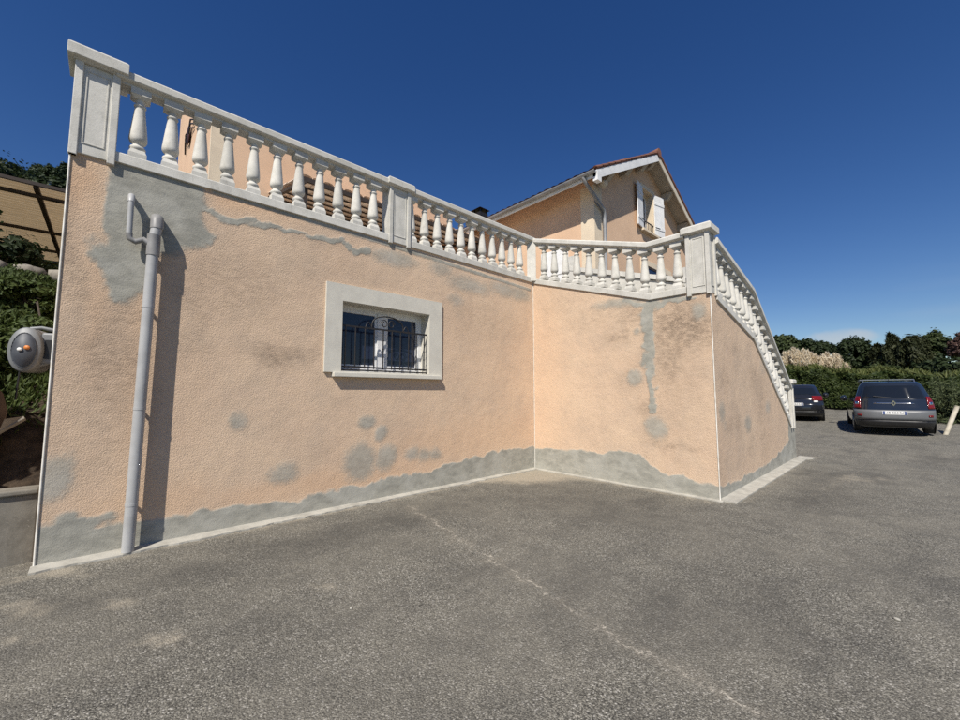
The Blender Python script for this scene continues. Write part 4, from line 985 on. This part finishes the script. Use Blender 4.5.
# broom bush at the right edge
bb = thing('broom_bush', 'feathery grey-green broom bush beside the leaning post', 'bush', ground_at(952, 14.5))
bz = np.array(ground_at(955, 14.5)); tw = []; tn = []
c0 = at(956, 396, 14.5) - bz; sb = MB()
for k in range(240):
    a = rng.uniform(0, 6.28); e = rng.uniform(.15, 1.25); d = np.array([math.cos(a)*math.cos(e), math.sin(a)*math.cos(e), math.sin(e)])
    L2 = rng.uniform(1.3, 2.15); tt = np.linspace(.25, 1, 34) + rng.uniform(0, .02)
    pp = d[None]*(tt*L2)[:, None]*[.62, .62, 1] + np.array([0, 0, -.35])*(tt**2.5)[:, None]*L2*.5*math.cos(e) + rng.normal(0, .05, (34, 3))
    tw.append(pp); tn.append(np.tile(d, (34, 1)))
    if k % 4 == 0: sb.tube([(0, 0, 0), tuple(pp[8]), tuple(pp[20])], [.02, .01, .004], 5)
mobj('foliage', leaf_mesh('foliage', np.concatenate(tw), np.concatenate(tn), .035, L_BROOM, 5, jitter=1.2), bb); sb.build('stems', M_BARK, bb)
lp0 = np.array([on(2, .22, 946, 436)]).ravel(); lp0[2] = gz(lp0[0], lp0[1]); D0 = (lp0-CAM) @ _fw; lp1 = depth(957, 407, D0)
ps = thing('leaning_post', 'pale round post leaning at the right edge near the estate car', 'post')
MB().tube([tuple(lp0 - (lp1-lp0)*.05), tuple(lp0), tuple(lp1)], .055, 12).build('shaft', M_POST, ps)
MB().tube([tuple(lp1), tuple(lp1 + (lp1-lp0)*.02)], .062, 12).build('cap', M_POST, ps)

# ------------------------------------------------------------------ cars
def make_car(name, label, loc, heading, paint, lower, L, W, ztop, estate=True):
    c = thing(name, label, 'car', loc, heading)
    hw0 = W/2
    def hw(z): return float(np.interp(z, [.18, .35, .7, .95, ztop-.14, ztop-.02, ztop], [hw0*.93, hw0*.985, hw0, hw0*.965, hw0*.79, hw0*.70, hw0*.60]))
    if estate: XR = ([.18, .36, .52, .74, .90, 1.02, ztop-.14, ztop-.03, ztop], [.10, .02, .0, .03, .08, .11, .30, .38, .60])
    else: XR = ([.18, .36, .52, .72, .88, 1.0, ztop-.14, ztop-.03, ztop], [.12, .02, .0, .04, .08, .18, .62, .80, 1.0])
    def xr(z): return float(np.interp(z, *XR))
    XFz = ([.18, .40, .62, .78, .92, ztop-.10, ztop], [L-.10, L, L-.02, L-.14, L-.95, L-1.75, L-2.1])
    def xf(z): return float(np.interp(z, *XFz))
    cu = .26
    def rear(y, z): return xr(z) + cu*(abs(y)/hw(z))**4.5
    def outline(z):
        h = hw(z); pts = []
        for y in np.sin(np.linspace(-1, 1, 25)*math.pi/2)*h: pts.append((rear(y, z), -y, z))
        xa, xb = xr(z)+cu, xf(z)-cu*1.6
        for k in range(1, 12): pts.append((xa+(xb-xa)*k/12, -h, z))
        for y in np.sin(np.linspace(-1, 1, 17)*math.pi/2)*h: pts.append((xf(z) - cu*1.6*(abs(y)/h)**3, y, z))
        for k in range(11, 0, -1): pts.append((xa+(xb-xa)*k/12, h, z))
        return pts
    zsb = sorted(set([.18, .24, .36, .46, .52, .58, .66, .74, .80, .86, .92, .95, 1.0, 1.06] + list(np.linspace(1.12, ztop-.14, 6)) + [ztop-.10, ztop-.06, ztop-.03, ztop-.01, ztop]))
    b = MB(); vs = []
    for z in zsb: vs += outline(z)
    n = len(outline(.5)); fs = []
    for i in range(len(zsb)-1):
        for j in range(n): k = (j+1) % n; fs.append((i*n+j, (i+1)*n+j, (i+1)*n+k, i*n+k))
    fs.append(tuple((len(zsb)-1)*n + j for j in range(n-1, -1, -1))); fs.append(tuple(range(n)))
    b.add(vs, fs, True); body = b.build('body', paint, c)
    def rpatch(nm, y0, y1, z0, z1, off, m, parent=c, ny=8, nz_=6, sl=0, rnd=.0):
        """panel lying on the rear face; sl shears its sides"""
        p = MB(); vs = []
        for i in range(nz_+1):
            t_ = i/nz_; z = z0+(z1-z0)*t_
            for j in range(ny+1):
                s_ = j/ny; y = y0+(y1-y0)*s_
                y *= 1 - sl*t_
                y = max(-hw(z)*.999, min(hw(z)*.999, y))
                vs.append((rear(y, z)-off, y, z))
        m_ = len(vs); vs += [(x+off+.03, y, z) for (x, y, z) in vs]
        fs = []
        for i in range(nz_):
            for j in range(ny):
                a = i*(ny+1)+j; fs.append((a, a+ny+1, a+ny+2, a+1))
        bd = [j for j in range(ny+1)] + [i*(ny+1)+ny for i in range(1, nz_+1)] + [nz_*(ny+1)+j for j in range(ny-1, -1, -1)] + [i*(ny+1) for i in range(nz_-1, 0, -1)]
        for a, b_ in zip(bd, bd[1:]+bd[:1]): fs.append((a, b_, b_+m_, a+m_))
        p.add(vs, fs, True); return p.build(nm, m, parent)
    def spatch(nm, x0, x1, z0, z1, side, off, m, sh0=0, sh1=0):
        p = MB(); vs = []
        for i in range(6):
            t_ = i/5; z = z0+(z1-z0)*t_
            for j in range(9):
                x = (x0+sh0*t_) + ((x1+sh1*t_)-(x0+sh0*t_))*j/8; vs.append((x, side*(hw(z)+off), z))
        p.add(vs, [(i*9+j, i*9+j+1, i*9+j+10, i*9+j+9) for i in range(5) for j in range(8)], True); return p.build(nm, m, c)
    # glazing
    zg0, zg1 = (1.04, ztop-.13)
    rpatch('rear_window', -hw0*.86, hw0*.86, zg0, zg1, .006, M_CARGLASS, c, 12, 8, .155)
    for s_ in (-1, 1):
        spatch('side_window', .55 if estate else .75, 1.15, .98, ztop-.16, s_, .006, M_CARGLASS, .28, .0)
        spatch('side_window', 1.25, 2.1, .96, ztop-.15, s_, .006, M_CARGLASS, 0, .0)
        spatch('side_window', 2.2, L-1.35, .96, ztop-.15, s_, .006, M_CARGLASS, 0, -.55)
    # bumper, lamps, plate, trim
    bmp = rpatch('bumper', -hw0*.995, hw0*.995, .40, .70, .020, lower, c, 20, 4)
    rpatch('lower_valance', -hw0*.97, hw0*.97, .20, .39, .008, M_BLACK, c, 16, 3)
    for s_ in (-1, 1):
        if estate:
            lm = rpatch('tail_light', s_*hw0*.82, s_*hw0*.998, .74, 1.10, .016, M_RED, c, 5, 6, .02)
            rpatch('lamp_lens', s_*hw0*.86, s_*hw0*.95, .86, .95, .022, M_CHROME, lm, 3, 3)
            rpatch('reflector', s_*hw0*.80, s_*hw0*.92, .50, .56, .026, M_RED, bmp, 3, 2)
        else:
            lm = rpatch('tail_light', s_*hw0*.62, s_*hw0*.999, .80, .99, .016, M_RED, c, 6, 5, .04)
            rpatch('lamp_lens', s_*hw0*.66, s_*hw0*.82, .74, .80, .020, M_PLATE, lm, 3, 3)
    pw = .26; pz0, pz1 = (.56, .67) if estate else (.60, .71)
    plate = MB().box((rear(0, .6)-.034, -pw, pz0), (rear(0, .6)-.024, pw, pz1)).build('number_plate', M_PLATE, c, .004)
    for s_ in (-1, 1): MB().box((rear(0, .6)-.036, s_*(pw-.035)-.022, pz0+.004), (rear(0, .6)-.030, s_*(pw-.035)+.022, pz1-.004)).build('plate_band', M_BLUE, plate)
    xg = rear(0, .6)-.036
    for k, y in enumerate((-.17, -.12, -.06, -.01, .04, .11, .16)):
        gl = MB(); gl.box((xg, y-.016, pz0+.022), (xg+.003, y-.007, pz1-.022)); gl.box((xg, y+.006, pz0+.022), (xg+.003, y+.014, pz1-.022) if k % 2 else (xg+.003, y+.014, pz0+.062))
        gl.box((xg, y-.007, pz1-.034 if k % 3 else pz0+.05), (xg+.003, y+.006, pz1-.024 if k % 3 else pz0+.06)); gl.build('plate_mark', M_BLACK, plate)
    rpatch('tailgate_trim', -hw0*.5, hw0*.5, .885, .915, .012, M_CHROME if estate else paint, c, 10, 1)
    lg = MB(); zc = .90; xe_ = rear(0, zc)-.03
    lg.add([(xe_, 0, zc+.085), (xe_, .055, zc), (xe_, 0, zc-.085), (xe_, -.055, zc), (xe_, 0, zc+.045), (xe_, .027, zc), (xe_, 0, zc-.045), (xe_, -.027, zc)]
           + [(xe_+.03, 0, zc+.085), (xe_+.03, .055, zc), (xe_+.03, 0, zc-.085), (xe_+.03, -.055, zc)],
           [(0, 4, 5, 1), (1, 5, 6, 2), (2, 6, 7, 3), (3, 7, 4, 0), (0, 1, 9, 8), (1, 2, 10, 9), (2, 3, 11, 10), (3, 0, 8, 11)]); lg.build('emblem', M_CHROME, c)
    wp = MB(); wp.tube([(rear(.1, zg0+.02)-.02, .05, zg0+.02), (rear(.3, zg0+.06)-.015, .42, zg0+.07)], .012, 6); wp.build('rear_wiper', M_BLACK, c)
    if estate:
        for s_ in (-1, 1):
            y = s_*hw0*.66; MB().tube([(.85, y, ztop-.02), (.95, y, ztop+.05), (2.4, y, ztop+.06), (2.55, y, ztop-.0)], .018, 8).build('roof_rail', M_ALLOY, c)
        MB().box((1.25, -hw0*.72, ztop+.055), (1.31, hw0*.72, ztop+.085)).build('roof_bar', M_ALLOY, c)
    MB().tube([(1.0 if not estate else .8, 0, ztop-.01), (.9 if not estate else .7, 0, ztop+.12)], [.008, .004], 6).build('aerial', M_BLACK, c)
    for s_ in (-1, 1):
        mi = MB(); mi.lathe([(.02, -.09), (.09, -.06), (.105, .0), (.09, .05), (.03, .08)], (L-1.55, s_*(hw0+.10), 1.02), 10, Matrix.Rotation(R(90), 3, 'Y')); mi.box((L-1.58, s_*hw0*.93 - .02, .97), (L-1.5, s_*(hw0+.06) + .02, 1.0)); mi.build('wing_mirror', paint, c)
        for x in (.80, L-.85):
            wv = MB(); M = Matrix.Rotation(R(90), 3, 'X')
            wv.lathe([(.20, -.10), (.29, -.105), (.315, -.085), (.315, .085), (.29, .105), (.20, .10)], (x, s_*(hw0-.10), .315), 24, M)
            wh = wv.build('wheel', M_TYRE, c)
            MB().lathe([(.02, .115), (.08, .108), (.20, .103), (.205, .09)] if s_ < 0 else [(.205, -.09), (.20, -.103), (.08, -.108), (.02, -.115)], (x, s_*(hw0-.10), .315), 20, M).build('rim', M_ALLOY, wh)
            ar = MB(); ar.lathe([(.001, 0), (.37, 0), (.37, .012), (.001, .012)], (x, s_*(hw0*.998+.004) if s_ < 0 else (hw0*.998-.008), .36), 24, M); ar.build('wheel_arch', M_BLACK, c)
    return c
vx, vy = 10.85, -4.80
make_car('estate_car', 'dark slate estate car with grey bumper and roof bar', (vx, vy, float(gz(vx+2, vy))-.01), R(7.5), M_PAINT, M_BUMP, 4.45, 1.74, 1.56)
lx, ly = 14.05, -1.95
make_car('hatchback_car', 'black hatchback half hidden behind the end pillar of the stairs', (lx, ly, float(gz(lx+1, ly))-.01), R(7), M_PAINT2, M_PAINT2, 4.1, 1.75, 1.45, False)

# ------------------------------------------------------------------ left garden
low = thing('garden_kerb_wall', 'low weathered concrete retaining wall left of the long wall', 'wall')
MB().box((-9.5, .22, -.05), (-6.72, .40, .60)).build('wall_body', M_LOWC, low, .015)
MB().box((-9.5, .19, .60), (-6.725, .43, .645)).build('coping', M_LOWC, low, .012)
def bank_z(X, Y):
    t_ = np.clip((Y-.40)/4.1, 0, 1); return .52 + 2.85*t_**.92
xs = np.linspace(-11, -6.70, 60); ys = np.linspace(.38, 4.6, 60)
me, V = grid_mesh('garden_bank', xs, ys, bank_z)
dz = nz(V, 1.8, 4.0, 4)*.16; co = V.copy(); co[:, 2] += dz*np.clip((V[:, 1]-.4)/.4, 0, 1); me.vertices.foreach_set('co', co.astype(np.float32).ravel())
me.materials.append(M_SOIL); o = mobj('garden_bank', me); tag(o, kind='structure')
gcn = 46000; gx = rng.uniform(-10, -6.72, gcn); gy = .4 + 4.0*rng.uniform(0, 1, gcn)**.8; k_ = np.array([noise.noise((a*1.5, b*1.5, 0)) for a, b in zip(gx, gy)])
hh = np.clip((k_+.25)*.6, .04, .32)*np.clip((gy-.9)/.9, .06, 1)
kp = gy + rng.normal(0, .25, gcn) > 1.45; gx, gy, k_, hh = gx[kp], gy[kp], k_[kp], hh[kp]; gcn = len(gx)
gp = np.stack([gx, gy, bank_z(gx, gy) + hh*rng.uniform(0, 1, gcn)**.6*.8 + .05], 1)
mobj('ground_cover', leaf_mesh('ground_cover', gp, np.tile([-.2, -.8, .3], (gcn, 1)), .026, L_BANK, 4.2, jitter=.9, align=(.1, -.2, 1))); tag(bpy.data.objects['ground_cover'], 'leafy green ground cover on the planted bank', 'ground cover', kind='stuff')
# pebbles and dirt at the foot
ed = thing('stone_edging', 'row of rough stones edging the upper garden above the bank', 'edging')
x = -9.6; k = 0
while x < -6.75:
    w_ = random.uniform(.22, .42); s = MB()
    s.lathe([(.02, -.11), (.42, -.09), (.5, .0), (.44, .08), (.1, .12)], (0, 0, 0), 9); me_ = s.mesh('stone')
    for v_ in me_.vertices: v_.co *= 1 + .18*noise.noise((v_.co.x*5+k, v_.co.y*5, v_.co.z*5))
    inst('stone', me_, M_STONES, ed, (x+w_/2, 4.45+random.uniform(-.05, .05), 3.46), (0, 0, random.uniform(-.2, .2)), (w_*1.05, .36, 1)); x += w_*.97; k += 1
t = NT('reed_mat'); wv_ = t.n.new('ShaderNodeTexNoise'); wv_.inputs['Scale'].default_value = 5; t.l.new(t.mapping((.3, 14, 1)), wv_.inputs['Vector'])
_c = t.mix(t.rng(wv_.outputs[0], .3, .7), (.70, .61, .47), (.56, .48, .36)); t.done(_c, .85)
tr = t.n.new('ShaderNodeBsdfTranslucent'); t.lk(_c, tr.inputs[0]); ms = t.n.new('ShaderNodeMixShader'); ms.inputs[0].default_value = .6
t.l.new(t.b.outputs[0], ms.inputs[1]); t.l.new(tr.outputs[0], ms.inputs[2]); t.l.new(ms.outputs[0], t.out.inputs[0]); M_REED = t.m
pg = thing('garden_pergola', 'flat pergola roofed with tan slats on dark beams above the garden', 'pergola')
PZ = 5.80
px0, px1, py0, py1 = -12.5, -5.9, 7.0, 13.6
k = 0; y = py0
while y < py1:
    MB().box((px0, y, PZ), (px1, y+.145, PZ+.022)).build('slat', M_REED, pg); y += .175; k += 1
for x in np.arange(px0+.2, px1+.01, 1.55): MB().box((x-.04, py0-.1, PZ-.07), (x+.04, py1+.1, PZ-.004)).build('beam', M_DARKW, pg)
for y in (py0+.3, (py0*.55+py1*.45), (py0*.25+py1*.75), py1): MB().box((px0, y-.05, PZ-.13), (px1, y+.05, PZ-.072)).build('cross_beam', M_DARKW, pg)
MB().box((px0, py0-.16, PZ-.03), (px1, py0-.10, PZ+.04)).build('edge_board', M_DARKW, pg)
for (x, y) in ((px0+.2, py0), (px1-.2, py0), (px0+.2, py1), (px1-.2, py1)): MB().box((x-.06, y-.06, 3.2), (x+.06, y+.06, PZ-.2)).build('post', M_DARKW, pg)
# shrubs and trees of the left garden
tree('garden_shrub', 'dark garden shrub in front of the pergola at the left edge', (-8.6, 6.3, 3.35), [((-9.0, 6.3, 4.4), (.95, .8, 1.05)), ((-8.0, 6.5, 3.95), (.9, .7, .6))], 9000, .07, L_DARK, 40, .05, 'shrub')
tree('garden_shrub', 'deep green shrub under the pergola roof beside the wall', (-6.9, 9.2, 3.3), [((-7.0, 9.4, 3.9), (1.4, .8, .75)), ((-5.8, 9.6, 3.9), (1.0, .8, .7))], 9000, .08, L_MID, 40, .05, 'shrub')
tree('garden_shrub', 'dark hedge-like shrub behind the pergola', (-9, 14.6, 3.6), [((-9.5, 14.6, 4.6), (2.6, .9, 1.5)), ((-6.0, 14.6, 4.5), (2.4, .9, 1.5))], 14000, .11, L_DARK, 60, .05, 'shrub')
tree('bank_shrub', 'low leafy shrub on the bank below the stone edging', (-7.2, 3.2, 2.55), [((-7.25, 3.1, 2.8), (.40, .3, .22)), ((-7.0, 2.6, 2.3), (.35, .25, .18))], 6000, .045, L_BANK, 40, .02, 'shrub')
tree('bank_shrub', 'trailing leafy shrub on the bank beside the hose reel', (-7.35, 1.7, 1.6), [((-7.4, 1.75, 1.72), (.35, .25, .25)), ((-7.1, 2.1, 2.0), (.3, .25, .22))], 4000, .045, L_BANK, 30, .02, 'shrub')
tree('shade_shrub', 'unseen shrub added left of the frame to shade the bank', (-8.7, -.15, 0), [((-8.3, .45, 1.7), (.55, .6, .9)), ((-9.0, .8, 2.0), (.7, .8, 1.0)), ((-8.5, 1.0, 1.9), (.5, .6, .8))], 26000, .09, L_MID, 50, .06, 'shrub')  # out of view, added so that its crown throws shade on the lower bank
for (px, py, w_, h_, D, lab) in ((14, 174, 17, 8, 30, 'spreading pine tree at the far left above the pergola'), (38, 174, 7, 9, 31, 'small round-headed pine in the middle above the pergola'), (53, 175, 8, 9, 29, 'bushy pine just left of the wall corner above the pergola'), (66, 174, 6, 9, 32, 'thin pine peeking out beside the wall corner')):
    p = at(px, 185, D); gb = float(far_z(np.array(p[0]), np.array(p[1])))
    tree('pine_tree', lab, (float(p[0]), float(p[1]), gb), [crown_at(px, py, D, w_, h_), crown_at(px+w_*.4, py+6, D, w_*.8, h_*.7)], 7000, .10, L_PINE, 36, .16, group='pines on the hillside')
tree('hillside_thicket', 'dark thicket on the hillside under the pines', (-11, 25, 7.0), [((-13.5, 26, 11.5), (4.5, 2, 2.1)), ((-8, 26, 11.3), (4.5, 2, 2.0))], 16000, .16, L_DARK, 60, .2, 'thicket')

# hose reel on the side of the wall
hr_ = thing('hose_reel', 'grey wall mounted garden hose reel beside the left wall edge', 'hose reel')
HX, HY, HZ = -6.905, .95, 1.93
sh = MB()                                         # oval drum casing lying on its side axis facing the camera
ov = lambda r, n=28: [(r[0]*math.cos(a), r[1]*math.sin(a)) for a in np.linspace(0, 2*math.pi, n, endpoint=False)]
def casing(mb, rx, rz, y0, y1, c, slant=0):
    a = ov((rx*.92, rz*.94)); b_ = ov((rx, rz)); n = len(a)
    vs = [(c[0]+p[0], y0, c[1]+p[1]) for p in a] + [(c[0]+p[0], y0+.02, c[1]+p[1]) for p in b_] + [(c[0]+p[0], y1-.02, c[1]+p[1]) for p in b_] + [(c[0]+p[0], y1, c[1]+p[1]) for p in a]
    fs = [tuple(range(n)), tuple(range(4*n-1, 3*n-1, -1))]
    for k in range(3):
        for j in range(n): l = (j+1) % n; fs.append((k*n+j, (k+1)*n+j, (k+1)*n+l, k*n+l))
    mb.add(vs, fs, True); return mb
M_ = Matrix.Translation((HX, HY, HZ)) @ Matrix.Rotation(R(-14), 4, 'Z')
def local(mb): mb.v = [tuple(M_ @ Vector(p)) for p in mb.v]; return mb
local(casing(MB(), .125, .225, -.19, .16, (0, 0))).build('casing', M_REEL, hr_)
local(casing(MB(), .088, .175, -.202, -.186, (0, -.005))).build('face_plate', M_REELD, hr_)
local(MB().lathe([(.001, 0), (.022, 0), (.022, .006), (.001, .006)], (.025, -.209, .02), 14, Matrix.Rotation(R(90), 3, 'X'))).build('badge', M_ORANGE, hr_)
local(MB().lathe([(.001, 0), (.018, 0), (.018, .006), (.001, .006)], (-.025, -.209, -.0), 14, Matrix.Rotation(R(90), 3, 'X'))).build('badge', M_PLATE, hr_)
local(MB().box((.09, -.13, -.135), (.24, .10, .185))).build('bracket_arm', M_REEL, hr_, .02)
local(MB().box((.125, -.137, -.085), (.25, -.128, .11))).build('bracket_recess', M_BLACK, hr_)
local(MB().tube([(.0, -.1, .22), (.08, -.1, .235), (.18, -.08, .215)], .018, 8)).build('handle', M_REEL, hr_)
local(MB().tube([(.0, -.1, -.215), (.08, -.1, -.15), (.18, -.08, -.11)], .018, 8)).build('handle', M_REEL, hr_)
local(MB().tube([(-.05, -.1, -.21), (-.055, -.1, -.33), (-.06, -.1, -.5)], .008, 6)).build('hose_end', M_BLACK, hr_)
# clay jar and a broken tile at the left edge
jr = thing('clay_jar', 'large brown clay jar at the left edge on the shaded bank', 'jar')
jc = on(1, .75, -40, 405)
jz = float(bank_z(jc[0], .75))
MB().lathe([(.13, 0), (.20, .12), (.27, .32), (.29, .50), (.25, .68), (.17, .79), (.16, .83), (.19, .86)], (jc[0], .75, jz+.0), 28).build('body', M_CLAY, jr)
MB().lathe([(.165, .0), (.20, .01), (.20, .045), (.17, .05)], (jc[0], .75, jz+.85), 28).build('rim', M_CLAY, jr)
tc_ = on(1, .62, 14, 424)
bt = tag(MB().add([(tc_[0]-.09, .60, tc_[2]-.07), (tc_[0]+.06, .66, tc_[2]+.05), (tc_[0]+.05, .68, tc_[2]+.07), (tc_[0]-.06, .60, tc_[2]+.05), (tc_[0]-.08, .62, tc_[2]-.09), (tc_[0]+.07, .68, tc_[2]+.03), (tc_[0]+.06, .70, tc_[2]+.05), (tc_[0]-.05, .62, tc_[2]+.03)],
         [(0, 1, 2, 3), (7, 6, 5, 4), (0, 4, 5, 1), (1, 5, 6, 2), (2, 6, 7, 3), (3, 7, 4, 0)]).build('broken_slab', M_STONES, None), 'pale broken slab leaning against the clay jar', 'slab')
# loose pale pebbles on the asphalt
for (px, py, s_, lab) in ((897, 619, .014, 'largest white pebble on the asphalt at the right'), (351, 607, .010, 'small white pebble on the asphalt below the window'), (581, 480, .014, 'dark pebble beside the footing of the short wall')):
    p = on(2, .0, px, py); s = MB(); s.lathe([(.1, -.5), (.8, -.4), (1, 0), (.7, .4), (.1, .55)], (0, 0, 0), 9)
    o = inst('pebble', s.mesh('pebble'), M_FOOT if 'white' in lab else M_STONES, None, (p[0], p[1], float(drive_z(np.array([p[0]]), np.array([p[1]]))[0])+s_*.42), (0, 0, 1.1), (s_*1.5, s_, s_)); tag(o, lab, 'pebble', 'loose pebbles')
